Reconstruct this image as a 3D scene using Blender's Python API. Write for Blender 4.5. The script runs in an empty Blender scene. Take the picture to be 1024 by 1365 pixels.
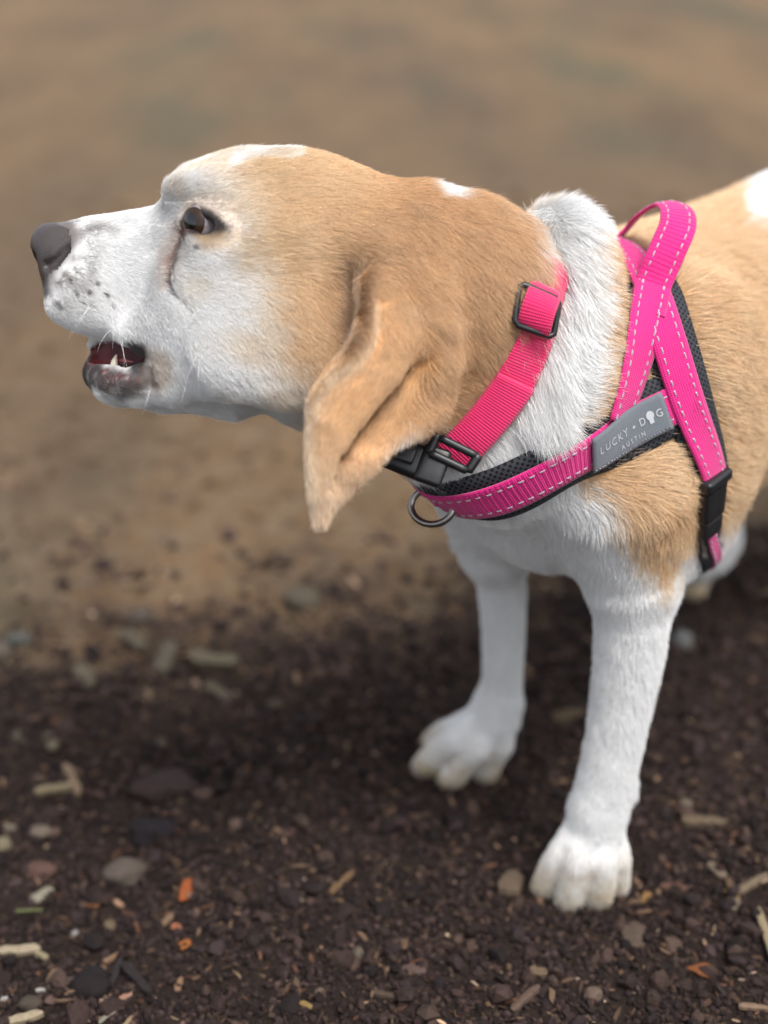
import bpy, bmesh, math, random, time
import numpy as np
from mathutils import Vector, Matrix
from mathutils.bvhtree import BVHTree
from mathutils.kdtree import KDTree
T0 = time.time()
rng = np.random.default_rng(7)
random.seed(7)
SC = bpy.context.scene
COL = SC.collection

# ------------------------------------------------------------------ camera, light, exposure
FPX, CX, CY = 1875.0, 512.0, 682.5          # focal length and centre in pixels of the 1024x1365 photograph
PITCH = math.radians(25.0); CAMH = 0.576
cp, sp = math.cos(PITCH), math.sin(PITCH)
cam_d = bpy.data.cameras.new('camera'); cam = bpy.data.objects.new('camera', cam_d); COL.objects.link(cam)
cam.location = (0, 0, CAMH); cam.rotation_euler = (math.pi/2 - PITCH, 0, 0)
cam_d.sensor_fit = 'VERTICAL'; cam_d.sensor_height = 36.0; cam_d.lens = 36.0*FPX/1365.0
cam_d.clip_start = 0.02; cam_d.clip_end = 400
cam_d.dof.use_dof = True; cam_d.dof.focus_distance = 0.703; cam_d.dof.aperture_fstop = 3.1
SC.camera = cam

world = bpy.data.worlds.new('World'); SC.world = world; world.use_nodes = True
wn = world.node_tree; wn.nodes.clear()
sky = wn.nodes.new('ShaderNodeTexSky'); sky.sky_type = 'NISHITA'; sky.sun_disc = False
SUN_EL, SUN_AZ = math.radians(63), math.radians(140)     # azimuth measured from +Y (away from the camera) towards +X
sky.sun_elevation = SUN_EL; sky.sun_rotation = SUN_AZ
sky.air_density = 1.0; sky.dust_density = 3.0; sky.ozone_density = 1.0
bg = wn.nodes.new('ShaderNodeBackground'); bg.inputs['Strength'].default_value = 0.13
wo = wn.nodes.new('ShaderNodeOutputWorld')
hs = wn.nodes.new('ShaderNodeHueSaturation'); hs.inputs['Saturation'].default_value = 0.36   # thin overcast
wn.links.new(sky.outputs[0], hs.inputs['Color']); wn.links.new(hs.outputs[0], bg.inputs[0]); wn.links.new(bg.outputs[0], wo.inputs[0])
sun_d = bpy.data.lights.new('sun', 'SUN'); sun_d.energy = 1.5; sun_d.angle = math.radians(26); sun_d.color = (1.0, 0.98, 0.95)
sun = bpy.data.objects.new('sun', sun_d); COL.objects.link(sun)
sdir = Vector((math.sin(SUN_AZ)*math.cos(SUN_EL), math.cos(SUN_AZ)*math.cos(SUN_EL), math.sin(SUN_EL)))
sun.rotation_euler = sdir.to_track_quat('Z', 'Y').to_euler(); sun.location = sdir*5
SC.view_settings.view_transform = 'Standard'; SC.view_settings.look = 'None'
SC.view_settings.exposure = 1.0; SC.view_settings.gamma = 1.0; SC.view_settings.use_curve_mapping = False
SC.render.engine = 'CYCLES'
try:
    SC.cycles_curves.shape = 'RIBBONS'
except Exception: pass
SC.cycles.max_bounces = 6; SC.cycles.diffuse_bounces = 3; SC.cycles.glossy_bounces = 2
SC.cycles.transmission_bounces = 3; SC.cycles.transparent_max_bounces = 6
SC.cycles.use_denoising = True

# ------------------------------------------------------------------ helpers
def cam2world(q):
    q = np.asarray(q, float); x, y, d = q[..., 0], q[..., 1], q[..., 2]
    return np.stack([x, d*cp + y*sp, CAMH - d*sp + y*cp], -1)
def world2cam(w):
    w = np.asarray(w, float); X, Y, Z = w[..., 0], w[..., 1], w[..., 2]-CAMH
    return np.stack([X, Y*sp + Z*cp, Y*cp - Z*sp], -1)
def P(px, py, d):                              # point seen at that pixel at distance d along the lens axis (metres, lens frame)
    return np.array([(px-CX)/FPX*d, (CY-py)/FPX*d, d])
def PW(px, py, d): return cam2world(P(px, py, d))
def W(x, y, z): return world2cam(np.array([x, y, z], float))
def ground_pt(px, py, z=0.0):                  # where the sight line through a pixel meets height z
    v = cam2world(P(px, py, 1.0)) - np.array([0, 0, CAMH])
    return np.array([0, 0, CAMH]) + v*((z-CAMH)/v[2])

def tag(o, label=None, cat=None, group=None, kind=None):
    if label: o['label'] = label
    if cat: o['category'] = cat
    if group: o['group'] = group
    if kind: o['kind'] = kind
    return o
def empty(name, loc, label, cat, group=None):
    o = bpy.data.objects.new(name, None); COL.objects.link(o); o.location = loc; o.empty_display_size = 0.02
    return tag(o, label, cat, group)
def mesh_np(name, V, F, mat=None, parent=None, smooth=True):
    me = bpy.data.meshes.new(name)
    V = np.ascontiguousarray(V, np.float32); F = np.ascontiguousarray(F, np.int32)
    n = F.shape[1]
    me.vertices.add(len(V)); me.vertices.foreach_set('co', V.ravel())
    me.loops.add(F.size); me.loops.foreach_set('vertex_index', F.ravel())
    me.polygons.add(len(F)); me.polygons.foreach_set('loop_start', np.arange(0, F.size, n, dtype=np.int32))
    me.polygons.foreach_set('use_smooth', np.full(len(F), smooth))
    me.update(calc_edges=True); me.validate()
    if mat: me.materials.append(mat)
    o = bpy.data.objects.new(name, me); COL.objects.link(o)
    if parent is not None:
        o.parent = parent; o.matrix_parent_inverse = Matrix.Translation(parent.location).inverted()
    return o
def reparent(o, parent):
    o.parent = parent
    # meshes are built in world coordinates, so only an Empty's own place has to be undone
    o.matrix_parent_inverse = Matrix.Translation(parent.location).inverted() if parent.type == 'EMPTY' else Matrix.Identity(4)
def smooth01(a, b, x):
    t = np.clip((x-a)/(b-a), 0, 1); return t*t*(3-2*t)
def interp(x, pts):
    a = np.array(pts, float); return np.interp(x, a[:, 0], a[:, 1])
def pchip(x, pts):                              # smooth monotone-ish interpolation of (x, y) knots
    a = np.array(pts, float); X, Y = a[:, 0], a[:, 1]
    h = np.diff(X); dl = np.diff(Y)/h
    m = np.empty(len(X)); m[0], m[-1] = dl[0], dl[-1]
    w1 = 2*h[1:]+h[:-1]; w2 = h[1:]+2*h[:-1]
    with np.errstate(divide='ignore', invalid='ignore'):
        hm = (w1+w2)/(w1/dl[:-1]+w2/dl[1:])
    m[1:-1] = np.where(dl[:-1]*dl[1:] > 0, hm, 0)
    xc = np.clip(x, X[0], X[-1]); i = np.clip(np.searchsorted(X, xc)-1, 0, len(h)-1)
    t = (xc-X[i])/h[i]; t2 = t*t; t3 = t2*t
    return (2*t3-3*t2+1)*Y[i]+(t3-2*t2+t)*h[i]*m[i]+(-2*t3+3*t2)*Y[i+1]+(t3-t2)*h[i]*m[i+1]
def noise3(p, freq, seed=0):                    # cheap smooth value noise in [-1, 1]
    p = np.asarray(p)*freq; i = np.floor(p).astype(np.int64); f = p-i; f = f*f*(3-2*f)
    def hsh(a, b, c):
        n = (a*73856093) ^ (b*19349663) ^ (c*83492791) ^ (seed*2654435761 & 0x7fffffff)
        n = (n ^ (n >> 13))*1274126177 & 0x7fffffff
        return ((n ^ (n >> 16)) & 0xffff)/32767.5-1
    r = 0
    for dx in (0, 1):
        for dy in (0, 1):
            for dz in (0, 1):
                w = (f[..., 0] if dx else 1-f[..., 0])*(f[..., 1] if dy else 1-f[..., 1])*(f[..., 2] if dz else 1-f[..., 2])
                r = r + w*hsh(i[..., 0]+dx, i[..., 1]+dy, i[..., 2]+dz)
    return r
# ------------------------------------------------------------------ the dog's body as one signed-distance sculpture
DM = 0.725                                      # distance of the head's middle plane
S = DM/FPX
def Hp(px, py, z=0.0): return P(px, py, DM-z)   # head point, z metres towards the near cheek
def xh(px): return (np.asarray(px, float)-CX)*S
def yh(py): return (CY-np.asarray(py, float))*S

def smin(a, b, k):
    h = np.maximum(k-np.abs(a-b), 0)/k
    return np.minimum(a, b)-h*h*k*0.25
def smax(a, b, k): return -smin(-a, -b, k)
class Prim:
    def __init__(s, f, c, R, k, op='add'): s.f, s.c, s.R, s.k, s.op = f, np.array(c, float), R, k, op
PR = []
def ell(c, r, k=0.02, axes=None, op='add'):
    c = np.array(c, float); r = np.array(r, float); A = np.eye(3) if axes is None else np.array(axes, float)
    def f(q):
        p = (q-c) @ A.T
        k0 = np.linalg.norm(p/r, axis=1); k1 = np.linalg.norm(p/(r*r), axis=1)+1e-9
        return k0*(k0-1)/k1
    PR.append(Prim(f, c, max(r), k, op))
def cone(a, b, ra, rb, k=0.02, op='add', flat=None):
    a = np.array(a, float); b = np.array(b, float); ab = b-a; L2 = ab @ ab
    def f(q):
        p = q-a; t = np.clip((p @ ab)/L2, 0, 1)
        return np.linalg.norm(p-t[:, None]*ab, axis=1)-(ra+t*(rb-ra))
    PR.append(Prim(f, (a+b)/2, math.sqrt(L2)/2+max(ra, rb), k, op))
def chain(pts, k=0.015, op='add'):              # [(point, radius), ...]
    for (a, ra), (b, rb) in zip(pts[:-1], pts[1:]): cone(a, b, ra, rb, k, op)
def poly(pts, rr, k=0.005, op='add'):            # a bent rod: points with a radius each, one smooth cut or rim
    A = np.array(pts, float); rr = np.array(rr, float)
    def f(q):
        out = np.full(len(q), 9.0)
        for a, b, ra, rb in zip(A[:-1], A[1:], rr[:-1], rr[1:]):
            ab = b-a; p = q-a; t = np.clip((p @ ab)/(ab @ ab), 0, 1)
            out = np.minimum(out, np.linalg.norm(p-t[:, None]*ab, axis=1)-(ra+t*(rb-ra)))
        return out
    c = A.mean(0); PR.append(Prim(f, c, np.max(np.linalg.norm(A-c, axis=1))+rr.max(), k, op))
def loft(x0, x1, top, bot, wid, n=2.2, k=0.02, op='add', zc=None):
    topA = [(xh(a), yh(b)) for a, b in top]; botA = [(xh(a), yh(b)) for a, b in bot]; widA = [(xh(a), b) for a, b in wid]
    def raw(q):
        x = q[:, 0]; t = pchip(x, topA); b = pchip(x, botA); w = pchip(x, widA)
        cy = (t+b)/2; hh = np.maximum((t-b)/2, 0.002); z = q[:, 2]-DM
        r = (np.abs((q[:, 1]-cy)/hh)**n+np.abs(z/w)**n)**(1/n)
        return (r-1)*np.minimum(hh, w)
    def f(q):
        e = 0.0015; f0 = raw(q)
        g = np.stack([raw(q+np.array(v)*e)-f0 for v in ((1, 0, 0), (0, 1, 0), (0, 0, 1))], 1)/e
        d = f0/np.maximum(np.linalg.norm(g, axis=1), 0.35)
        return smax(smax(d, xh(x0)-q[:, 0], 0.012), q[:, 0]-xh(x1), 0.02)
    c = np.array([(xh(x0)+xh(x1))/2, yh((np.mean([b for a, b in top])+np.mean([b for a, b in bot]))/2), DM])
    PR.append(Prim(f, c, 0.16, k, op))

# --- torso, in the dog's own directions on the ground
FW = np.array([-0.68, -0.733, 0.0]); LF = np.array([0.733, -0.68, 0.0]); UP = np.array([0, 0, 1.0])
C0 = np.array([0.112, 0.752, 0.0])
def B(f, l, z): return world2cam(C0+f*FW+l*LF+z*UP)
def rotc(v): return np.stack([v[..., 0], v[..., 1]*sp+v[..., 2]*cp, v[..., 1]*cp-v[..., 2]*sp], -1)
BA = rotc(np.array([FW, LF, UP]))               # body axes in the lens frame
def GP(px, py, z): return world2cam(ground_pt(px, py, z))       # lens-frame point seen at a pixel, z metres above the ground
ell(B(-0.045, 0, 0.286), (0.110, 0.070, 0.090), 0.03, BA)          # chest
ell(B(-0.17, 0, 0.290), (0.17, 0.080, 0.092), 0.04, BA)           # ribs
ell(B(-0.32, 0, 0.305), (0.15, 0.075, 0.085), 0.04, BA)           # loin and rump
ell(B(-0.40, 0, 0.310), (0.09, 0.078, 0.085), 0.04, BA)
ell(B(0.010, -0.008, 0.268), (0.062, 0.060, 0.072), 0.03, BA)          # forechest
for sd in (1, -1):
    ell(B(-0.025, 0.050*sd, 0.290), (0.052, 0.032, 0.080), 0.03, BA)   # shoulder blade
# neck
cone(B(-0.005, 0, 0.306), Hp(575, 412), 0.068, 0.050, 0.020)
ell(P(742, 442, 0.764), (0.0335, 0.0655, 0.064), 0.010)              # ruff of loose white skin
ell(P(712, 520, 0.752), (0.036, 0.046, 0.058), 0.02)
cone(Hp(520, 515, 0), P(668, 590, 0.745), 0.032, 0.040, 0.025)
# near foreleg
def leg(rows, y0, d0, y1, d1, k=0.010):
    a = np.array(rows, float); ys = np.linspace(a[0, 0], a[-1, 0], 16)
    l = pchip(ys, a[:, [0, 1]]); r = pchip(ys, a[:, [0, 2]])
    pts = []
    for py, xl, xr in zip(ys, l, r):
        d = d0+(py-y0)/(y1-y0)*(d1-d0); pts.append((P((xl+xr)/2, py, d), (xr-xl)/2/FPX*d-0.0026))
    poly([p for p, r in pts], [r for p, r in pts], k)
ell(B(-0.02, 0.052, 0.245), (0.045, 0.028, 0.055), 0.025, BA)
cone(B(0.030, 0.048, 0.262), P(836, 764, 0.785), 0.039, 0.0245, 0.020)     # upper arm
leg([(785, 790, 900), (815, 788, 897), (850, 789, 892), (900, 787, 882), (950, 783, 870), (1000, 775, 858), (1048, 765, 847), (1080, 756, 838), (1098, 754, 834)],
    790, 0.790, 1120, 0.842)
cone(P(862, 770, 0.797), P(872, 790, 0.799), 0.012, 0.0095, 0.014)          # point of elbow
cone(P(830, 1040, 0.838), P(836, 1056, 0.84), 0.006, 0.0045, 0.010)        # carpal pad
def toes(wrist, lst, fill, k=0.0026):
    """each toe is one rod from inside the wrist over its knuckle to the tip; fill is the pad mass under them"""
    cone(wrist, fill[0], .0115, fill[1], .010)
    for (kx, ky, kd, kr), (tx, ty, tr) in lst:
        T_ = GP(tx, ty, tr*.72); K_ = P(kx, ky, kd); Wp = wrist+(P(kx, ky, kd)-wrist)*np.array([.30, 0, 0])
        M_ = (K_+T_)/2+np.array([0, .0022, -.0024])
        ts = np.linspace(0, 1, 13); knots = np.array([Wp, K_, M_, T_]); rad = np.array([.0055, kr, (kr+tr)/2+.0002, tr]); u = np.array([0, .45, .74, 1.])
        pts = np.stack([pchip(ts, np.stack([u, knots[:, c]], 1)) for c in range(3)], 1)
        poly(pts, np.interp(ts, u, rad), k)
toes(P(798, 1078, .836), [((752, 1136, .841, .0088), (726, 1183, .0080)), ((775, 1138, .833, .0096), (759, 1197, .0090)), ((799, 1138, .833, .0096), (796, 1195, .0090)), ((819, 1136, .842, .0086), (820, 1180, .0080))], (P(788, 1150, .846), .0125))
# far foreleg
cone(B(0.020, -0.058, 0.258), P(662, 722, 0.868), 0.036, 0.024, 0.025)
leg([(705, 613, 703), (730, 620, 703), (760, 629, 704), (800, 636, 704), (850, 640, 702), (900, 640, 699), (940, 631, 697), (952, 624, 696)], 705, 0.866, 965, 0.937)
toes(P(664, 936, .929), [((620, 968, .944, .0088), (577, 990, .0080)), ((618, 980, .932, .0096), (568, 1021, .0090)), ((640, 988, .930, .0096), (601, 1037, .0090)), ((668, 985, .934, .0086), (646, 1032, .0082))], (P(645, 990, .944), .0125))
# hind legs
for sd in (1, -1):
    if sd > 0: hip, knee, hock, paw, toe = B(-.40, .045, .30), B(-.375, .064, .205), B(-.50, .057, .115), B(-.475, .054, .022), B(-.445, .054, .012)
    else: hip, knee, hock, paw, toe = B(-.35, -.045, .28), B(-.28, -.070, .195), GP(934, 722, .085), GP(922, 757, .022), GP(905, 776, .011)
    chain([(hip, .065), (knee, .032), (hock, .020), (paw, .018)], 0.03)
    pd = cam2world(toe)-cam2world(paw); pd[2] = 0; pd /= np.linalg.norm(pd); sdv = np.array([-pd[1], pd[0], 0])
    for t in (-1.5, -.5, .5, 1.5):
        w0 = cam2world(paw)+sdv*.005*t; w0[2] = .018; w1 = cam2world(toe)+sdv*.010*t-pd*abs(t)*.004; w1[2] = .009
        cone(world2cam(w0), world2cam(w1), .0105, .0088, .004)
chain([(B(-0.47, 0, 0.36), .022), (B(-0.53, 0, 0.42), .017), (B(-0.56, 0, 0.50), .013), (B(-0.55, 0, 0.56), .007)], 0.02)   # tail

# --- head
TOP = [(40, 330), (48, 314), (60, 306), (75, 302), (100, 296), (130, 291), (160, 287), (190, 283), (208, 281), (220, 276), (229, 266), (236, 246), (243, 232), (255, 225), (272, 218), (292, 212),
       (312, 207), (340, 204), (380, 204), (420, 209), (460, 221), (500, 239), (530, 254), (560, 263), (600, 280)]
loft(52, 330, TOP[:10]+[(236, 272), (260, 266), (300, 262), (340, 260)],
     [(45, 365), (55, 380), (65, 394), (78, 406), (92, 418), (110, 431), (130, 446), (150, 453), (190, 456), (230, 462), (280, 485), (340, 500)],
     [(45, .0165), (60, .020), (90, .0235), (130, .0265), (170, .0285), (210, .031), (250, .036), (300, .041), (340, .044)], 2.35, 0.01)
loft(222, 600, [(215, 290)]+TOP[10:], [(215, 440), (250, 500), (275, 508), (300, 519), (340, 539), (380, 558), (420, 570), (470, 574), (520, 565), (600, 500)],
     [(215, .024), (235, .030), (260, .038), (300, .046), (350, .053), (420, .058), (500, .057), (560, .054), (600, .046)], 2.25, 0.012)
ell(Hp(572, 406), (0.055, 0.0550, 0.055), 0.018)                    # nape
ell(Hp(640, 396), (0.0285, 0.0435, 0.050), 0.014)
# lower jaw
chain([(Hp(138, 503), 0.0072), (Hp(160, 513), 0.0085), (Hp(215, 511), 0.012), (Hp(300, 500), 0.022)], 0.01)
for sd in (1, -1):
    chain([(Hp(132, 495, .004*sd), 0.0064), (Hp(148, 508, .012*sd), 0.0082), (Hp(183, 514, .018*sd), 0.0082), (Hp(230, 506, .022*sd), 0.0105), (Hp(290, 480, .030*sd), 0.018)], 0.008)
    ell(Hp(205, 442, .021*sd), (0.020, 0.010, 0.010), 0.010)         # flews
    ell(Hp(118, 408, .014*sd), (0.021, 0.012, 0.0115), 0.012)        # whisker pad
    ell(Hp(240, 420, .031*sd), (0.016, 0.022, 0.011), 0.014)         # cheek in front of the fold
    ell(Hp(300, 400, .0405*sd), (0.024, 0.024, 0.012), 0.016)         # cheek behind it
    ell(Hp(385, 470, .049*sd), (0.038, 0.024, 0.011), 0.025)          # jowl
    ell(Hp(276, 252, .032*sd), (0.019, 0.008, 0.012), 0.014)         # brow
    ell(Hp(330, 318, .045*sd), (0.022, 0.013, 0.010), 0.018)         # cheekbone
    ell(Hp(458, 395, .064*sd), (0.0135, 0.030, 0.017), 0.014, op='sub')
    ell(Hp(466, 368, .062*sd), (0.0095, 0.0150, 0.018), 0.007, op='sub')     # hollow in front of the ear
def surf_z(px, py, sd=1):                       # how far the head's side stands out at a pixel
    z = np.linspace(.085, 0.0, 171); q = np.stack([Hp(px, py, v*1.0) for v in z])
    d = np.full(len(q), .05)
    for pr in PR:
        dd = pr.f(q); d = smin(d, dd, pr.k) if pr.op == 'add' else smax(d, -dd, pr.k)
    i = np.argmax(d < 0); return z[i-1]+(z[i]-z[i-1])*d[i-1]/(d[i-1]-d[i])
ESZ = surf_z(273, 298)
print('eye surface', ESZ)
def onhead(pts, dz=0.0): return [(a, b, surf_z(a, b)+dz) for a, b in pts]
def densify(pts, n):
    a = np.array(pts, float); t = np.r_[0, np.cumsum(np.linalg.norm(np.diff(a[:, :2], axis=0), axis=1))]
    x = np.linspace(0, t[-1], n); b = np.stack([pchip(x, np.stack([t, a[:, i]], 1)) for i in range(a.shape[1])], 1)
    for _ in range(6): b[1:-1, 2] = (b[:-2, 2]+2*b[1:-1, 2]+b[2:, 2])/4
    return b
LID_UP = densify(onhead([(244, 296), (251, 286), (260, 280), (273, 282), (287, 291), (301, 304)], -.0004), 14)
LID_LO = densify(onhead([(244, 296), (250, 307), (261, 317), (275, 320), (290, 315), (301, 304)], -.0006), 14)
FOLD = densify(onhead([(246, 300), (239, 314), (230, 328), (224, 344), (221, 362), (224, 378), (232, 392), (243, 404), (254, 414)], .0006), 22)
ER = 0.0101
EYE_C = {sd: Hp(271, 298, (ESZ-.0116)*sd) for sd in (1, -1)}
for sd in (1, -1):
    ell(Hp(272, 300, (ESZ+.001)*sd), (0.0088, 0.0057, 0.0060), 0.004, op='sub')   # eye socket
    ell(EYE_C[sd], (.0102, .0102, .0102), 0.001, op='sub')
    for row, rr in ((LID_UP, .0021), (LID_LO, .0017)):
        poly([Hp(a[0], a[1], a[2]*sd) for a in row], [rr]*len(row), 0.0050)
    poly([Hp(a[0], a[1], a[2]*sd) for a in FOLD], np.interp(np.linspace(0, 1, len(FOLD)), [0, .3, .7, 1], [.0014, .0021, .0021, .0006]), 0.004, 'sub')
    ell(Hp(257, 531, .010*sd), (0.0095, 0.0050, 0.0050), 0.006)           # loose skin behind the lip
ell(Hp(131, 472), (0.0080, 0.0060, 0.0120), 0.003, op='sub')         # open mouth
ell(Hp(158, 475), (0.0115, 0.0075, 0.0260), 0.003, op='sub')
ell(Hp(177, 480), (0.0052, 0.0078, 0.0290), 0.003, op='sub')
chain([(Hp(129, 482), .0050), (Hp(160, 484), .0090), (Hp(210, 486), .012)], 0.003)   # tongue bed
chain([(Hp(131, 458), .0050), (Hp(160, 461), .0080), (Hp(210, 468), .012)], 0.003)   # palate
# nose leather
ell(Hp(66, 326), (0.0085, 0.0100, 0.0145), 0.006)
for sd in (1, -1):
    ell(Hp(76, 330, .0105*sd), (0.0115, 0.0105, 0.0085), 0.005)
    ell(Hp(50, 346, .0100*sd), (0.0062, 0.0052, 0.0058), 0.002, op='sub')
    nz = onhead([(62, 354), (72, 350), (81, 340), (89, 331)], -.0003)
    for (a, b) in zip(nz[:-1], nz[1:]): cone(Hp(a[0], a[1], a[2]*sd), Hp(b[0], b[1], b[2]*sd), 0.0025, 0.0021, 0.0010, 'sub')

# --- ears: a curved sheet per side, sampled and thickened
EAR = np.array([   # rows base -> tip; columns front rim, ridge, middle, crease, back edge (px, py, distance)
    [(484, 322, .692), (505, 330, .684), (530, 336, .682), (554, 345, .684), (582, 364, .688)],
    [(486, 372, .674), (506, 382, .659), (536, 392, .660), (566, 405, .666), (594, 424, .678)],
    [(486, 418, .666), (503, 430, .648), (534, 442, .649), (563, 458, .661), (592, 478, .677)],
    [(470, 460, .660), (491, 472, .642), (522, 486, .645), (552, 500, .665), (582, 520, .674)],
    [(438, 500, .654), (462, 512, .638), (496, 528, .642), (526, 545, .664), (556, 560, .664)],
    [(416, 540, .650), (434, 552, .637), (466, 570, .640), (492, 586, .656), (516, 600, .656)],
    [(414, 590, .645), (427, 600, .639), (446, 612, .639), (466, 624, .645), (482, 630, .650)],
    [(416, 640, .645), (424, 645, .641), (433, 650, .641), (443, 655, .645), (452, 658, .648)],
    [(422, 686, .646), (425, 688, .645), (428, 690, .645), (431, 689, .646), (434, 687, .648)]])
def bicubic(G, n):
    def res(A, m):
        x = np.linspace(0, len(A)-1, m); k = np.arange(len(A)); out = np.empty((m,)+A.shape[1:])
        flat = A.reshape(len(A), -1)
        of = np.stack([pchip(x, np.stack([k, flat[:, j]], 1)) for j in range(flat.shape[1])], 1)
        return of.reshape((m,)+A.shape[1:])
    G = res(G, n[0]); return np.swapaxes(res(np.swapaxes(G, 0, 1), n[1]), 0, 1)
eg = bicubic(EAR, (150, 70)); ear_pts = np.stack([(eg[..., 0]-CX)/FPX*eg[..., 2], (CY-eg[..., 1])/FPX*eg[..., 2], eg[..., 2]], -1)
ear_thick = np.full(ear_pts.shape[:2], 0.0022)
EARS = []
for sd in (1, -1):
    e = ear_pts.reshape(-1, 3).copy()
    if sd < 0: e = e+np.array([.014, .026, 0]); e[:, 2] = 2*DM-e[:, 2]
    kd = KDTree(len(e))
    for i, v in enumerate(e): kd.insert(v, i)
    kd.balance(); EARS.append(kd)
    def f(q, kd=kd):
        out = np.empty(len(q))
        for i, v in enumerate(q): out[i] = kd.find(v)[2]
        return out-0.0023
    c = e.mean(0); PR.append(Prim(f, c, np.max(np.linalg.norm(e-c, axis=1))+.004, 0.012, 'ear'))

for sd in (1, -1):                              # curled front rim and the long crease of the ear
    def ep(px, py, d):
        v = P(px, py, d)
        if sd < 0: v = v+np.array([.014, .026, 0]); v[2] = 2*DM-v[2]
        return v
    poly([ep(*v) for v in ((489, 372, .662), (490, 410, .653), (483, 450, .647), (462, 488, .642), (436, 516, .641), (422, 548, .641), (417, 600, .642), (420, 655, .643))],
         [.0026, .0032, .0034, .0034, .0032, .0028, .0024, .0018], .0035)
    def groove(path, rad, bite, k):
        pts_ = []
        for (a, b), r in zip(path, rad):
            m_ = np.argmin(np.hypot(eg[..., 0]-a, eg[..., 1]-b)); pts_.append(ep(a, b, eg[..., 2].ravel()[m_]-.0023-r*(1-bite)))
        a_ = np.array(pts_); t_ = np.linspace(0, 1, 4*len(a_)); u_ = np.linspace(0, 1, len(a_))
        poly(np.stack([pchip(t_, np.stack([u_, a_[:, c]], 1)) for c in range(3)], 1), np.interp(t_, u_, rad), k, 'sub')
    groove([(509, 396), (506, 440), (487, 480), (456, 513), (437, 545)], [.0020, .0030, .0030, .0030, .0020], .5, .003)
    back_ = []
    for (a, b) in [(566, 478), (552, 502), (528, 530), (503, 560), (482, 592), (462, 622), (450, 645)]:
        m_ = np.argmin(np.hypot(eg[..., 0]-a, eg[..., 1]-b)); back_.append(ep(a, b, eg[..., 2].ravel()[m_]+.0050))
    poly(back_, [.0062, .0066, .0066, .0062, .0056, .0046, .0030], .006)
    groove([(572, 470), (552, 502), (528, 530), (503, 560), (482, 592), (462, 622), (450, 645)], [.0024, .0046, .0054, .0054, .0046, .0034, .0016], .36, .007)
    poly([ep(*v) for v in ((545, 356, .676), (564, 392, .668), (579, 432, .666), (584, 468, .668), (576, 508, .672), (556, 545, .672))], [.003, .005, .0055, .005, .0035, .001], .016)

def eval_blocks(centres, pts_of, half, band):
    """signed distance on the points of many small blocks; each primitive only touches the blocks it can reach"""
    nb, m = len(centres), pts_of.shape[0]
    Fv = np.full((nb, m), 0.05, np.float64)
    for pr in PR:
        dist = np.linalg.norm(centres-pr.c, axis=1)-pr.R
        sel = np.nonzero(dist < half+band+pr.k)[0]
        if not len(sel): continue
        if pr.op != 'ear':
            dc = pr.f(centres[sel]); sel = sel[dc < 1.25*half+band+pr.k+0.004]
        else:
            dc = pr.f(centres[sel]); sel = sel[dc < half+0.012]
        if not len(sel): continue
        q = (centres[sel][:, None, :]+pts_of[None]).reshape(-1, 3)
        d = pr.f(q).reshape(len(sel), m)
        if pr.op in ('add', 'ear'): Fv[sel] = smin(Fv[sel], d, pr.k)
        else: Fv[sel] = smax(Fv[sel], -d, pr.k)
    return Fv

VOX, NB = 0.0016, 8
lo = np.array([-0.20, -0.36, 0.60]); hi = np.array([0.56, 0.36, 1.32])
bs = VOX*NB
nblk = np.ceil((hi-lo)/bs).astype(int)
ci = np.stack(np.meshgrid(*[np.arange(n) for n in nblk], indexing='ij'), -1).reshape(-1, 3)
cc = lo+(ci+0.5)*bs-VOX/2
half = bs*math.sqrt(3)/2
coarse = eval_blocks(cc, np.zeros((1, 3)), 0.0, 0.05)[:, 0]
near = np.abs(coarse) < half*1.35+0.003
dims = nblk*NB
Dn = np.repeat(np.repeat(np.repeat(np.where(coarse < 0, -1.0, 1.0).astype(np.float32).reshape(nblk), NB, 0), NB, 1), NB, 2)
off = (np.stack(np.meshgrid(*[np.arange(NB)]*3, indexing='ij'), -1).reshape(-1, 3)-NB/2+0.5)*VOX
fine = eval_blocks(cc[near], off, half, 0.012)
D6 = Dn.reshape(nblk[0], NB, nblk[1], NB, nblk[2], NB)
bi = ci[near]
D6[bi[:, 0], :, bi[:, 1], :, bi[:, 2], :] = fine.reshape(-1, NB, NB, NB).astype(np.float32)
print('sdf', round(time.time()-T0, 1), len(bi))

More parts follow.
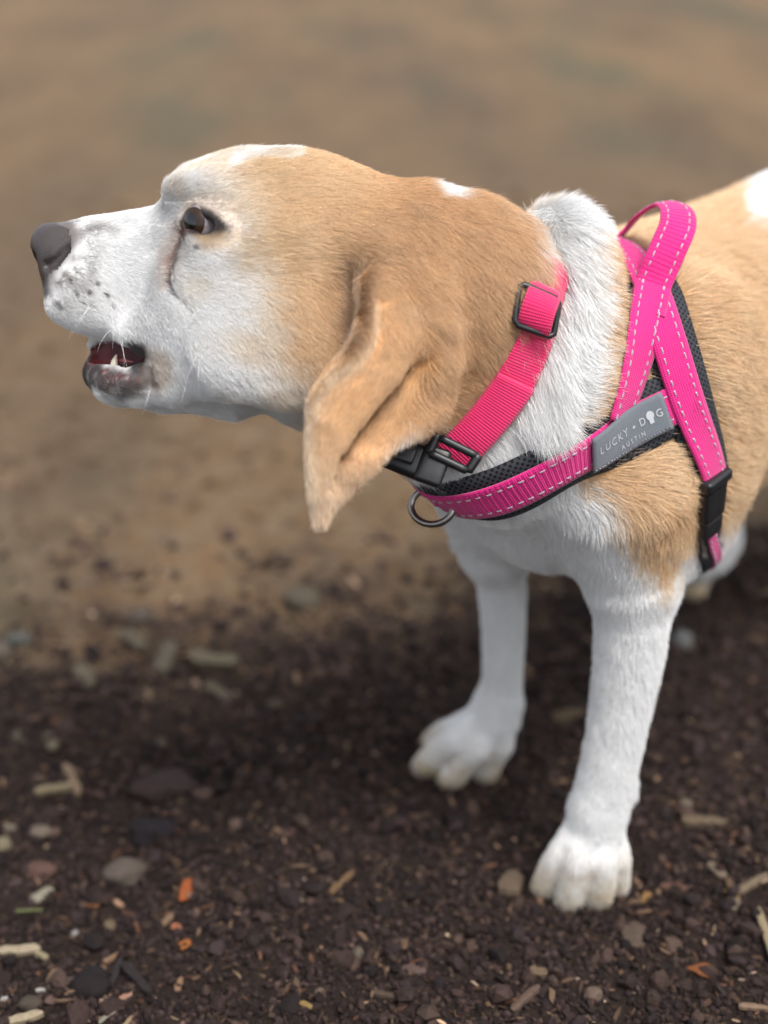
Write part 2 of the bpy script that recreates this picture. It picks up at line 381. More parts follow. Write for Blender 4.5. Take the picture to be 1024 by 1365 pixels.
def surface_nets(D, org, h):
    sgn = D < 0
    nx, ny, nz = D.shape
    c = [sgn[dx:nx-1+dx, dy:ny-1+dy, dz:nz-1+dz] for dx in (0, 1) for dy in (0, 1) for dz in (0, 1)]
    alls = np.logical_and.reduce(c); anys = np.logical_or.reduce(c)
    cell = np.argwhere(anys & ~alls)
    idx = np.full((nx-1, ny-1, nz-1), -1, np.int32); idx[tuple(cell.T)] = np.arange(len(cell))
    corners = np.array([(dx, dy, dz) for dx in (0, 1) for dy in (0, 1) for dz in (0, 1)])
    val = np.stack([D[cell[:, 0]+a, cell[:, 1]+b, cell[:, 2]+e] for a, b, e in corners], 1)
    acc = np.zeros((len(cell), 3)); cnt = np.zeros(len(cell))
    for i in range(8):
        for j in range(i+1, 8):
            if np.abs(corners[i]-corners[j]).sum() != 1: continue
            a, b = val[:, i], val[:, j]; m = (a < 0) != (b < 0)
            t = np.where(m, a/np.where(m, a-b, 1), 0)
            p = corners[i]+t[:, None]*(corners[j]-corners[i])
            acc += np.where(m[:, None], p, 0); cnt += m
    V = org+(cell+acc/cnt[:, None])*h
    faces = []
    for ax in range(3):
        u, v = (ax+1) % 3, (ax+2) % 3
        s0 = [slice(1, -1)]*3; s1 = [slice(1, -1)]*3
        s0[ax] = slice(0, -1); s1[ax] = slice(1, None)
        A, Bv = sgn[tuple(s0)], sgn[tuple(s1)]
        e = np.argwhere(A != Bv); inside = A[tuple(e.T)]
        base = e.copy(); base[:, u] += 1; base[:, v] += 1
        def at(du, dv):
            q = base.copy(); q[:, u] -= du; q[:, v] -= dv; return idx[q[:, 0], q[:, 1], q[:, 2]]
        quad = np.stack([at(1, 1), at(0, 1), at(0, 0), at(1, 0)], 1)
        quad[~inside] = quad[~inside][:, ::-1]
        faces.append(quad)
    F = np.concatenate(faces); F = F[(F >= 0).all(1)]
    return V, F
BV, BF = surface_nets(Dn, lo, VOX)
del Dn, D6, fine
def adjacency_smooth(V, F, n, lam=0.5):
    e = np.concatenate([F[:, [0, 1]], F[:, [1, 2]], F[:, [2, 3]], F[:, [3, 0]]]); e = np.concatenate([e, e[:, ::-1]])
    deg = np.bincount(e[:, 0], minlength=len(V))
    for it in range(n):
        for l in (lam, -lam*1.04):
            s = np.stack([np.bincount(e[:, 0], V[e[:, 1], k], len(V)) for k in range(3)], 1)
            V = V+l*(s/np.maximum(deg, 1)[:, None]-V)
    return V
BV = adjacency_smooth(BV, BF, 3)
# keep the largest connected piece
def biggest(V, F):
    lab = np.arange(len(V))
    e = np.concatenate([F[:, [0, 1]], F[:, [1, 2]], F[:, [2, 3]], F[:, [3, 0]]])
    for _ in range(400):
        m = np.minimum(lab[e[:, 0]], lab[e[:, 1]]); old = lab.copy()
        np.minimum.at(lab, e[:, 0], m); np.minimum.at(lab, e[:, 1], m); lab = lab[lab]; lab = lab[lab]
        if (old == lab).all(): break
    k = np.bincount(lab).argmax(); keep = lab == k
    F = F[keep[F[:, 0]]]; mp = np.cumsum(keep)-1
    return V[keep], mp[F]
BV, BF = biggest(BV, BF)
def vnormals(V, F):
    n = np.cross(V[F[:, 2]]-V[F[:, 0]], V[F[:, 3]]-V[F[:, 1]])
    N = np.zeros_like(V)
    for k in range(4):
        for j in range(3): N[:, j] += np.bincount(F[:, k], n[:, j], len(V))
    return N/np.maximum(np.linalg.norm(N, axis=1), 1e-12)[:, None]
BW = cam2world(BV)
BN = vnormals(BW, BF)
ctr = BW[BF].mean(1)
# orientation: normals should point out (volume positive)
vol = np.einsum('ij,ij->i', BW[BF[:, 0]], np.cross(BW[BF[:, 1]], BW[BF[:, 2]])).sum()+np.einsum('ij,ij->i', BW[BF[:, 0]], np.cross(BW[BF[:, 2]], BW[BF[:, 3]])).sum()
if vol < 0: BF = BF[:, ::-1].copy(); BN = -BN
print('body', round(time.time()-T0, 1), len(BV), len(BF))
# ------------------------------------------------------------------ materials
def nodes(name):
    m = bpy.data.materials.new(name); m.use_nodes = True; nt = m.node_tree
    return m, nt, nt.nodes['Principled BSDF']
def add(nt, t, **kw):
    n = nt.nodes.new(t)
    for k, v in kw.items():
        if k in n.inputs: n.inputs[k].default_value = v
        else: setattr(n, k, v)
    return n
def plain(name, col, rough=0.5, metal=0.0, bump=None, var=0.0, spec=0.5):
    m, nt, b = nodes(name)
    b.inputs['Base Color'].default_value = (*col, 1); b.inputs['Roughness'].default_value = rough; b.inputs['Metallic'].default_value = metal
    b.inputs['Specular IOR Level'].default_value = spec
    tc = add(nt, 'ShaderNodeTexCoord')
    if var:
        n = add(nt, 'ShaderNodeTexNoise', Scale=var[0], Detail=4.0)
        r = add(nt, 'ShaderNodeMapRange'); r.inputs[3].default_value = 1-var[1]; r.inputs[4].default_value = 1+var[1]
        h = add(nt, 'ShaderNodeHueSaturation', Color=(*col, 1))
        nt.links.new(tc.outputs['Object'], n.inputs['Vector']); nt.links.new(n.outputs[0], r.inputs[0]); nt.links.new(r.outputs[0], h.inputs['Value']); nt.links.new(h.outputs[0], b.inputs['Base Color'])
    if bump:
        n = add(nt, 'ShaderNodeTexNoise', Scale=bump[0], Detail=3.0); bp = add(nt, 'ShaderNodeBump', Strength=bump[1], Distance=bump[2])
        nt.links.new(tc.outputs['Object'], n.inputs['Vector']); nt.links.new(n.outputs[0], bp.inputs['Height']); nt.links.new(bp.outputs[0], b.inputs['Normal'])
    return m
# skin takes the colour of the hair that grows on it
SKIN, nt, b = nodes('coat_skin')
at = add(nt, 'ShaderNodeAttribute', attribute_name='coat'); nt.links.new(at.outputs['Color'], b.inputs['Base Color'])
b.inputs['Roughness'].default_value = 0.75; b.inputs['Specular IOR Level'].default_value = 0.2
rn = add(nt, 'ShaderNodeAttribute', attribute_name='wet')
mr = add(nt, 'ShaderNodeMapRange'); mr.inputs[3].default_value = 0.8; mr.inputs[4].default_value = 0.22
nt.links.new(rn.outputs['Fac'], mr.inputs[0]); nt.links.new(mr.outputs[0], b.inputs['Roughness'])
HAIR, nt, b = nodes('coat_hair')
at = add(nt, 'ShaderNodeAttribute', attribute_name='coat'); nt.links.new(at.outputs['Color'], b.inputs['Base Color'])
b.inputs['Roughness'].default_value = 0.55; b.inputs['Specular IOR Level'].default_value = 0.25
NOSE, nt, b = nodes('nose_leather')
b.inputs['Roughness'].default_value = 0.38; b.inputs['Specular IOR Level'].default_value = 0.55
tc = add(nt, 'ShaderNodeTexCoord'); v = add(nt, 'ShaderNodeTexVoronoi', Scale=1500.0); bp = add(nt, 'ShaderNodeBump', Strength=0.4, Distance=0.0004)
nt.links.new(tc.outputs['Object'], v.inputs['Vector']); nt.links.new(v.outputs['Distance'], bp.inputs['Height']); nt.links.new(bp.outputs[0], b.inputs['Normal'])
n = add(nt, 'ShaderNodeTexNoise', Scale=120.0, Detail=3.0); r = add(nt, 'ShaderNodeValToRGB'); r.color_ramp.elements[0].color = (.024, .019, .018, 1); r.color_ramp.elements[1].color = (.075, .060, .056, 1)
nt.links.new(tc.outputs['Object'], n.inputs['Vector']); nt.links.new(n.outputs[0], r.inputs[0]); nt.links.new(r.outputs[0], b.inputs['Base Color'])

# ------------------------------------------------------------------ coat: where each colour grows
def polydist(px, py, poly):                      # signed distance in pixels, positive inside
    a = np.array(poly, float); b = np.roll(a, -1, 0)
    d = np.full(px.shape, 1e9); ins = np.zeros(px.shape, bool)
    for (x0, y0), (x1, y1) in zip(a, b):
        ex, ey = x1-x0, y1-y0; t = np.clip(((px-x0)*ex+(py-y0)*ey)/(ex*ex+ey*ey+1e-9), 0, 1)
        d = np.minimum(d, np.hypot(px-x0-t*ex, py-y0-t*ey))
        if y0 != y1:
            c = ((y0 > py) != (y1 > py)) & (px < ex*(py-y0)/(y1-y0)+x0); ins ^= c
    return np.where(ins, d, -d)
def unmirror(q):
    """side view coordinates: the far half of head and body is read from its near twin"""
    q = q.copy(); w = cam2world(q)
    rel = w-C0; l = rel @ LF; f = rel @ FW
    head = (q[:, 0] < xh(700)) & (q[:, 1] > yh(640)) & (f > 0.045)
    m = head & (q[:, 2] > DM); q[m, 2] = 2*DM-q[m, 2]
    mb = (~head) & (l < 0) & (w[:, 2] > .2)
    q[mb] = world2cam(w[mb]-2*l[mb][:, None]*LF)
    return q, head, w
WHITE = np.array([.88, .872, .855]); TAN = np.array([.57, .295, .105]); TANL = np.array([.72, .50, .275]); TAND = np.array([.33, .155, .055])
HEAD_TAN = [(290, 210), (282, 232), (305, 258), (320, 292), (306, 318), (322, 350), (345, 372), (348, 405), (362, 440), (356, 478), (380, 497), (405, 512), (398, 560), (405, 730), (480, 705), (530, 612), (540, 590),
            (556, 576), (590, 578), (640, 560), (686, 514), (714, 440), (728, 362), (698, 290), (660, 200), (560, 150), (300, 150)]
BLAZE = [(300, 206), (318, 186), (396, 184), (396, 209), (375, 214), (350, 210), (330, 213), (306, 224), (296, 226)]
NAPE_SPOT = [(556, 240), (575, 234), (608, 246), (602, 260), (578, 257)]
BODY_TAN = [(786, 325), (796, 360), (800, 410), (792, 480), (778, 530), (756, 585), (770, 640), (792, 660), (815, 690), (838, 726), (862, 762), (885, 790), (902, 770), (905, 742), (955, 705), (1010, 672), (1060, 640), (1400, 560), (1500, 100), (1000, 150), (830, 230)]
BACK_SPOT = [(985, 268), (990, 300), (1040, 308), (1100, 290), (1100, 200), (1000, 210)]
def coat(q, rnd=0.0):
    """linear base colour of skin and hair at lens-frame points"""
    q2, head, w = unmirror(q)
    px = CX+FPX*q2[:, 0]/q2[:, 2]; py = CY-FPX*q2[:, 1]/q2[:, 2]
    n1 = noise3(q, 220., 1); n2 = noise3(q, 75., 2); n3 = noise3(q, 700., 3); n4 = noise3(q, 30., 5)
    jx = px+7*n1+8*n2+4*n3; jy = py+7*noise3(q, 220., 11)+8*noise3(q, 75., 12)+4*noise3(q, 700., 13)
    pdh = polydist(jx, jy, HEAD_TAN); fs = smooth01(430, 330, px)*44+13; pdh = pdh+10*rnd
    mh = np.clip((pdh+fs)/(2*fs), 0, 1); mh = mh*mh*(3-2*mh)*(px < 760)
    mh *= 1-smooth01(-3, 5, polydist(px+2*n1, py+1.5*n3, BLAZE)); mh *= 1-smooth01(-5, 5, polydist(jx, jy, NAPE_SPOT))
    mb = smooth01(-13, 13, polydist(jx, jy, BODY_TAN)+7*rnd)*(1-smooth01(-10, 10, polydist(CX+FPX*q[:, 0]/q[:, 2]+(jx-px), CY-FPX*q[:, 1]/q[:, 2]+(jy-py), BACK_SPOT)))*(w[:, 2] > .16)
    isb = px > 745
    tan = np.where(isb, mb, mh)
    # shades of the tan: pale cheek, rich skull and nape
    pale = np.clip(smooth01(570, 330, px+20*n2+.25*(py-330))*.80+.22*n2+.10*n4, 0, 1)
    pale = np.where(isb, np.clip(.55+.25*n2+.2*n4, 0, 1), pale)
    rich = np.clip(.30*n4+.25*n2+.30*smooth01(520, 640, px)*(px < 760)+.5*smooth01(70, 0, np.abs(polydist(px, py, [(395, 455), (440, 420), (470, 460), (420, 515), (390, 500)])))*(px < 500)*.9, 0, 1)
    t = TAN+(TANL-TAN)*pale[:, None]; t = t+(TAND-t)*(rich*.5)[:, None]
    c = WHITE+(t-WHITE)*tan[:, None]
    # cream where the white of the face meets the tan
    cream = smooth01(-120, 0, pdh)*(1-tan)*(px < 420)*.85
    c = c+(np.array([.70, .56, .40])-c)*(cream*np.clip(.6+.9*n2, 0, 1))[:, None]
    def mark(poly, soft, col, amt, jit=1.0):
        nonlocal c
        k = smooth01(-soft, soft, polydist(px+(jx-px)*jit*.35, py+(jy-py)*jit*.35, poly))*amt
        if np.ndim(k) == 0: k = np.full(len(px), k)
        c = c+(np.array(col)-c)*np.clip(k, 0, 1)[:, None]
    hd = (px < 520)
    # ear: paler towards its rim and tip
    tip = smooth01(560, 690, py)*(px < 505)*(py > 540)*(px > 405)
    c = c+(np.array([.76, .58, .42])-c)*(tip*.6)[:, None]
    mark([(436, 500), (470, 470), (492, 440), (494, 400), (506, 398), (503, 445), (484, 484), (440, 516), (424, 560), (424, 700), (409, 640), (411, 560)], 5, (.74, .56, .37), .55, .5)
    mark([(440, 340), (482, 338), (490, 390), (476, 455), (452, 462), (446, 380)], 14, (.27, .15, .085), .70)  # hollow before the ear, its shade painted darker into the coat
    mark([(452, 440), (466, 425), (468, 455), (450, 470)], 5, (.62, .45, .42), .6)
    # grey muzzle, freckles, whisker roots
    gm = smooth01(60, 5, np.hypot((px-90)/1.05, (py-368)/1.3))
    c = c+(np.array([.13, .105, .09])-c)*(gm*np.clip(.46+.75*n1+.4*n3+.55*rnd, 0, 1)*.92)[:, None]
    mark([(30, 285), (74, 290), (100, 296), (108, 312), (98, 336), (80, 360), (70, 372), (66, 388), (48, 390), (20, 330)], 9, (.075, .062, .057), .95)
    mark([(85, 300), (140, 297), (150, 306), (124, 314), (104, 330), (88, 334)], 10, (.15, .13, .125), .75)
    for (x, y, r) in ((127, 376, 3.2), (116, 387, 3.6), (139, 390, 3.4), (119, 405, 2.6), (148, 405, 2.6), (100, 390, 3), (108, 402, 2.4), (92, 372, 2.5)):
        k = smooth01(r+1.5, r-1.5, np.hypot(px-x, py-y))*.85; c = c+(np.array([.05, .045, .045])-c)*k[:, None]
    mark([(56, 386), (64, 384), (67, 393), (60, 396)], 3, (.05, .045, .045), .8)
    mark([(68, 402), (76, 402), (84, 412), (76, 414)], 3, (.05, .045, .045), .7)
    # eye surround and tear stain
    de = np.hypot((px-271)/1.0, (py-297)/.82)
    mark([(236, 296), (250, 272), (266, 264), (292, 280), (310, 304), (298, 320), (272, 328), (250, 320), (238, 318)], 8, (.16, .11, .09), .70, .8)
    mark([(239, 298), (248, 280), (260, 272), (276, 276), (292, 287), (306, 304), (293, 318), (274, 323), (258, 319), (247, 311)], 4, (.022, .016, .016), .97, .4)
    mark([(242, 296), (232, 312), (222, 332), (217, 350), (218, 376), (226, 378), (230, 350), (238, 334), (246, 318), (252, 306)], 3.5, (.10, .05, .04), .90)
    mark([(222, 300), (244, 300), (230, 330), (226, 384), (210, 384), (206, 340)], 10, (.56, .36, .28), .42)
    mark([(219, 372), (224, 368), (227, 382), (234, 396), (231, 398), (222, 386)], 2, (.04, .035, .035), .8)
    mark([(258, 318), (300, 312), (296, 330), (268, 334)], 7, (.66, .47, .28), .5)
    mark([(262, 262), (300, 270), (290, 282), (270, 272)], 10, (.45, .38, .32), .5)
    mark([(256, 326), (264, 326), (264, 332), (256, 332)], 1.5, (.04, .03, .03), .7, .2)
    # lips and lower jaw
    dq = np.abs(q[:, 2]-DM)
    mark([(92, 470), (134, 462), (140, 486), (168, 496), (186, 497), (205, 512), (186, 528), (150, 531), (128, 522), (92, 516)], 7, (.055, .042, .042), np.clip(.96+.15*n1+.10*n3+.06*rnd, 0, 1))
    mark([(140, 494), (168, 498), (190, 498), (186, 512), (160, 514), (142, 506)], 4, (.30, .09, .09), np.clip(.02+.75*noise3(q, 1100., 61)+.5*n3, 0, .85))
    mark([(178, 452), (196, 456), (226, 470), (228, 500), (205, 522), (190, 505), (192, 478)], 9, (.42, .31, .21), .62)
    mark([(163, 451), (188, 452), (195, 478), (190, 503), (174, 500), (168, 478)], 5, (.022, .02, .02), .95, .4)
    mark([(136, 500), (150, 496), (178, 506), (178, 518), (150, 522), (138, 514)], 4, (.50, .42, .36), np.clip(-.28+.8*noise3(q, 1400., 62)+.3*n1+.12*rnd, 0, .8))
    inner = smooth01(.0150, .0115, dq)*smooth01(-2, 4, polydist(px, py, [(112, 470), (128, 452), (200, 450), (215, 480), (195, 500), (160, 498), (116, 488)]))
    inner *= (q[:, 2] < DM+.016)
    ic = np.array([.075, .016, .018])*(1+.5*n1)[:, None]
    c = c+(ic-c)*np.clip(inner, 0, 1)[:, None]
    mark([(184, 484), (202, 484), (206, 514), (188, 516)], 5, (.09, .065, .055), .8)
    # dusty paws; shading between the toes is coloured in with the same tint
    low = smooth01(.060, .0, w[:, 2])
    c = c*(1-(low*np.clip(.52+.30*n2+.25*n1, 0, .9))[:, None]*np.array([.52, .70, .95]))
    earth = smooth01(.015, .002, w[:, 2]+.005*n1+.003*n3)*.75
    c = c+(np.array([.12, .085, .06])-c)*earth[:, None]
    wet = np.clip(inner+smooth01(-2, 3, polydist(px, py, LIDPOLY))*(px < 330), 0, 1)
    return np.clip(c, .01, .9), tan, px, py, head, w, wet
LIDPOLY = [(243, 296), (250, 280), (262, 272), (276, 275), (290, 286), (303, 303), (292, 317), (275, 322), (260, 319), (249, 308)]
NOSEPOLY = [(30, 290), (72, 296), (92, 302), (99, 316), (97, 334), (80, 359), (66, 367), (60, 379), (48, 380), (30, 330)]

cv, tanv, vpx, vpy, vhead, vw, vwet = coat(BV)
nose_v = (polydist(vpx, vpy, NOSEPOLY) > 0) & (BV[:, 0] < xh(110))
dog = empty('dog', (C0[0]-.10*FW[0]*0, C0[1], 0.0), 'white and tan hound barking to the left in a pink harness and collar', 'dog')
fnose = nose_v[BF].all(1)
def submesh(V, F):
    u, inv = np.unique(F, return_inverse=True); return V[u], inv.reshape(F.shape), u
bv, bf, bu = submesh(BW, BF[~fnose])
body = mesh_np('body', bv, bf, SKIN, dog)
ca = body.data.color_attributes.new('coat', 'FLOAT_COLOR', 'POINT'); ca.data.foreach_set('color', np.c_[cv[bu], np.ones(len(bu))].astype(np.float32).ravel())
wa = body.data.attributes.new('wet', 'FLOAT', 'POINT'); wa.data.foreach_set('value', vwet[bu].astype(np.float32))
nv, nf, nu = submesh(BW, BF[fnose]); nose = mesh_np('nose', nv, nf, NOSE, dog); tag(nose, 'dark grey leathery nose')
BVH = BVHTree.FromPolygons([tuple(v) for v in BW], [tuple(f) for f in BF])
print('coat', round(time.time()-T0, 1))

# ------------------------------------------------------------------ straps that lie on the dog
def hit(px, py):
    o = Vector((0, 0, CAMH)); v = Vector(cam2world(P(px, py, 1.0)))-o; v.normalize()
    h = BVH.ray_cast(o, v); return np.array(h[0]) if h[0] is not None else None
def resample(pts, step):
    p = np.array(pts, float); t = np.r_[0, np.cumsum(np.linalg.norm(np.diff(p, axis=0), axis=1))]
    x = np.linspace(0, t[-1], max(3, int(round(t[-1]/step))+1))
    return np.stack([pchip(x, np.stack([t, p[:, i]], 1)) for i in range(3)], 1)
def relax(p, n, w=.5):
    p = p.copy()
    for _ in range(n): p[1:-1] += w*((p[:-2]+p[2:])/2-p[1:-1])
    return p
def lay(pts, step=0.0035, n=12, snap=True):
    """run a line over the body: points and outward normals, smoothed the way webbing bridges hollows"""
    p = resample(pts, step)
    if snap: p = np.array([BVH.find_nearest(Vector(v))[0] for v in p])
    p = relax(p, 6)
    N = np.array([BVH.find_nearest(Vector(v))[1] for v in p])
    N = relax(N, 40); N /= np.linalg.norm(N, axis=1)[:, None]
    lift = np.array([max(0.0, (np.array(BVH.find_nearest(Vector(v))[0])-v) @ m) for v, m in zip(p, N)])
    p = p+N*lift[:, None]
    return relax(p, n), N
STRAP_PTS = []
def frames(p, N, side=None):
    T = np.gradient(p, axis=0); T /= np.linalg.norm(T, axis=1)[:, None]+1e-12
    if side is None:
        Sd = np.cross(N, T); Sd /= np.linalg.norm(Sd, axis=1)[:, None]+1e-12
        Nn = np.cross(T, Sd)
    else:
        Sd = side-(side*T).sum(1)[:, None]*T; Sd /= np.linalg.norm(Sd, axis=1)[:, None]; Nn = np.cross(T, Sd)
    return T, Sd, Nn
def ribbon(name, p, N, width, thick, off, mat, parent, ribs=None, cols=8, side=None, edge=0.25, press=True, drape=False, shift=0.0):
    """webbing: a strip with real thickness; ribs = (pitch, height) gives cross ribs"""
    step = 0.00065 if ribs else 0.0025
    m = max(4, int(np.linalg.norm(np.diff(p, axis=0), axis=1).sum()/step)+1)
    t = np.linspace(0, 1, len(p)); x = np.linspace(0, 1, m)
    sm = lambda a: np.stack([pchip(x, np.stack([t, a[:, i]], 1)) for i in range(3)], 1)
    P_, N_ = sm(p), sm(N); N_ /= np.linalg.norm(N_, axis=1)[:, None]
    sd = None if side is None else sm(side)
    T, Sd, Nn = frames(P_, N_, sd)
    s = np.r_[0, np.cumsum(np.linalg.norm(np.diff(P_, axis=0), axis=1))]
    v = np.linspace(-1, 1, cols+1)*width/2+shift
    base = P_[:, None]+Sd[:, None]*v[None, :, None]
    offs = np.full(base.shape[:2], off)
    if drape:                                    # keep edges off the skin where the body bulges
        for i in range(0, m):
            for j in range(cols+1):
                q = BVH.find_nearest(Vector(base[i, j])); h = (base[i, j]-np.array(q[0])) @ Nn[i]
                offs[i, j] = max(off, off*.8-h)
        for _ in range(10): offs[1:-1] = (offs[:-2]+2*offs[1:-1]+offs[2:])/4
    e = 1-edge*np.abs(np.linspace(-1, 1, cols+1))**6
    hgt = thick*e[None, :]*np.ones((m, 1))
    if ribs: hgt = hgt+(ribs[1]*(np.cos(2*np.pi*s/ribs[0])))[:, None]*(np.abs(np.linspace(-1, 1, cols+1)) < .93)
    top = base+Nn[:, None]*(offs+hgt)[..., None]; bot = base+Nn[:, None]*offs[..., None]
    ring = np.concatenate([top, bot[:, ::-1]], 1); k = ring.shape[1]
    V = ring.reshape(-1, 3); i = np.arange(m-1)[:, None]*k; j = np.arange(k)[None]; j2 = (j+1) % k
    F = np.stack([i+j, i+j2, i+k+j2, i+k+j], -1).reshape(-1, 4)
    caps = []
    for r, fl in ((0, False), (m-1, True)):
        for c in range(cols):
            f = [r*k+c, r*k+k-1-c, r*k+k-2-c, r*k+c+1]; caps.append(f if not fl else f[::-1])
    F = np.concatenate([F, np.array(caps)]); F = F[:, ::-1]
    o = mesh_np(name, V, F, mat, None); reparent(o, parent)
    uvl = o.data.uv_layers.new(name='UVMap')
    uu = np.repeat(s[:, None], k, 1).ravel(); vv = np.repeat(np.r_[v, v[::-1]][None], m, 0).ravel()
    li = np.empty(len(o.data.loops), np.int32); o.data.loops.foreach_get('vertex_index', li)
    uvl.data.foreach_set('uv', np.stack([uu[li], vv[li]], 1).astype(np.float32).ravel())
    if press:
        for vv_ in np.arange(-width/2, width/2+.001, .003):
            for a, b_ in zip(P_[::max(1, int(.003/step))], Sd[::max(1, int(.003/step))]):
                q = BVH.find_nearest(Vector(a+b_*vv_)); STRAP_PTS.append(tuple(q[0]))
    surf = dict(P=P_, S=Sd, N=Nn, s=s, off=off+thick, offs=offs, cols=cols, width=width)
    return o, surf
def on_strap(sf, u, v, h=0.0):                   # point on a strap's face: u along (m), v across (m)
    i = np.interp(u, sf['s'], np.arange(len(sf['s']))); a = np.floor(i).astype(int).clip(0, len(sf['s'])-2); f = (i-a)[..., None]
    L = lambda M: M[a]*(1-f)+M[a+1]*f
    cc = np.clip((np.asarray(v)/sf['width']+.5)*sf['cols'], 0, sf['cols']); j = np.round(cc).astype(int)
    oo = sf['offs'][a, j]*np.ones(np.shape(v))
    return L(sf['P'])+L(sf['S'])*np.asarray(v)[..., None]+L(sf['N'])*(oo+sf['thick']+h)[..., None]
def stitches(sf, parent, vs, dash=0.0031, gap=0.0021, w=0.0008, u0=0.0, u1=None):
    V, F = [], []
    u1 = sf['s'][-1] if u1 is None else u1
    for v in vs:
        for u in np.arange(u0+.001, u1-dash, dash+gap):
            uu = u+rng.normal(0, .0002); vv = v+rng.normal(0, .00012); l = dash*rng.uniform(.85, 1.1)
            g = np.array([(uu, vv-w/2), (uu+l, vv-w/2), (uu+l, vv+w/2), (uu, vv+w/2)])
            b = on_strap(sf, g[:, 0], g[:, 1], .00002); gm = np.array([(uu+l*.25, vv-w*.3), (uu+l*.75, vv-w*.3), (uu+l*.75, vv+w*.3), (uu+l*.25, vv+w*.3)])
            t = on_strap(sf, gm[:, 0], gm[:, 1], .00055)
            k = len(V); V += list(b)+list(t)
            F += [(k+4, k+5, k+6, k+7)]+[(k+a, k+(a+1) % 4, k+4+(a+1) % 4, k+4+a) for a in range(4)]
    o = mesh_np('stitching', np.array(V), np.array(F), THREAD, None, smooth=False); reparent(o, parent); tag(o, kind='stuff'); return o

def webbing(name, col, bump=0.5, sc=(1300.0, 900.0), rough=.7):
    m, nt, b = nodes(name)
    b.inputs['Roughness'].default_value = rough; b.inputs['Specular IOR Level'].default_value = .3; b.inputs['Sheen Weight'].default_value = .25
    uv = add(nt, 'ShaderNodeUVMap'); mp = add(nt, 'ShaderNodeMapping'); mp.inputs['Scale'].default_value = (sc[0], sc[1], 1)
    w1 = add(nt, 'ShaderNodeTexWave', Scale=1.0, Distortion=.6); w1.bands_direction = 'X'
    w2 = add(nt, 'ShaderNodeTexWave', Scale=1.0, Distortion=.6); w2.bands_direction = 'Y'
    mul = add(nt, 'ShaderNodeMath', operation='ADD'); bp = add(nt, 'ShaderNodeBump', Strength=bump, Distance=.0004)
    n = add(nt, 'ShaderNodeTexNoise', Scale=60.0, Detail=5.0); tc = add(nt, 'ShaderNodeTexCoord')
    r = add(nt, 'ShaderNodeMapRange'); r.inputs[3].default_value = .80; r.inputs[4].default_value = 1.15
    h = add(nt, 'ShaderNodeHueSaturation', Color=(*col, 1))
    nt.links.new(uv.outputs[0], mp.inputs[0]); nt.links.new(mp.outputs[0], w1.inputs[0]); nt.links.new(mp.outputs[0], w2.inputs[0])
    nt.links.new(w1.outputs['Fac'], mul.inputs[0]); nt.links.new(w2.outputs['Fac'], mul.inputs[1]); nt.links.new(mul.outputs[0], bp.inputs['Height']); nt.links.new(bp.outputs[0], b.inputs['Normal'])
    nt.links.new(tc.outputs['Object'], n.inputs['Vector']); nt.links.new(n.outputs[0], r.inputs[0]); nt.links.new(r.outputs[0], h.inputs['Value']); nt.links.new(h.outputs[0], b.inputs['Base Color'])
    return m
PINK = webbing('pink_webbing', (.63, .010, .185), .55, (300., 220.)); COLPINK = webbing('pink_collar_webbing', (.75, .017, .125), .75, (230., 330.))
THREAD = plain('reflective_thread', (.38, .35, .39), .4)
BLACKP = plain('black_plastic', (.012, .012, .013), .38, bump=(900., .15, .0003)); STEEL = plain('ring_steel', (.30, .28, .26), .30, 1.0, var=(200., .35))
GREY = webbing('grey_label_weave', (.135, .150, .170), .4, (520., 520.), .6); PRINT = plain('label_print', (.42, .43, .44), .6)
BINDING = plain('black_binding', (.020, .021, .026), .8, bump=(500., .5, .0005))
MESHPAD, nt, b = nodes('black_spacer_mesh')       # air mesh: round holes in rows
b.inputs['Roughness'].default_value = .8; b.inputs['Specular IOR Level'].default_value = .25
uv = add(nt, 'ShaderNodeUVMap'); mp = add(nt, 'ShaderNodeMapping'); mp.inputs['Scale'].default_value = (420, 420, 1); mp.inputs['Rotation'].default_value = (0, 0, .785)
vo = add(nt, 'ShaderNodeTexVoronoi', Scale=1.0, Randomness=.12); vo.voronoi_dimensions = '2D'
cr = add(nt, 'ShaderNodeValToRGB'); cr.color_ramp.elements[0].color = (.006, .006, .007, 1); cr.color_ramp.elements[0].position = .25; cr.color_ramp.elements[1].color = (.040, .042, .050, 1); cr.color_ramp.elements[1].position = .42
bp = add(nt, 'ShaderNodeBump', Strength=.9, Distance=.0012)
nt.links.new(uv.outputs[0], mp.inputs[0]); nt.links.new(mp.outputs[0], vo.inputs['Vector']); nt.links.new(vo.outputs['Distance'], cr.inputs[0]); nt.links.new(cr.outputs[0], b.inputs['Base Color']); nt.links.new(cr.outputs[0], bp.inputs['Height']); nt.links.new(bp.outputs[0], b.inputs['Normal'])

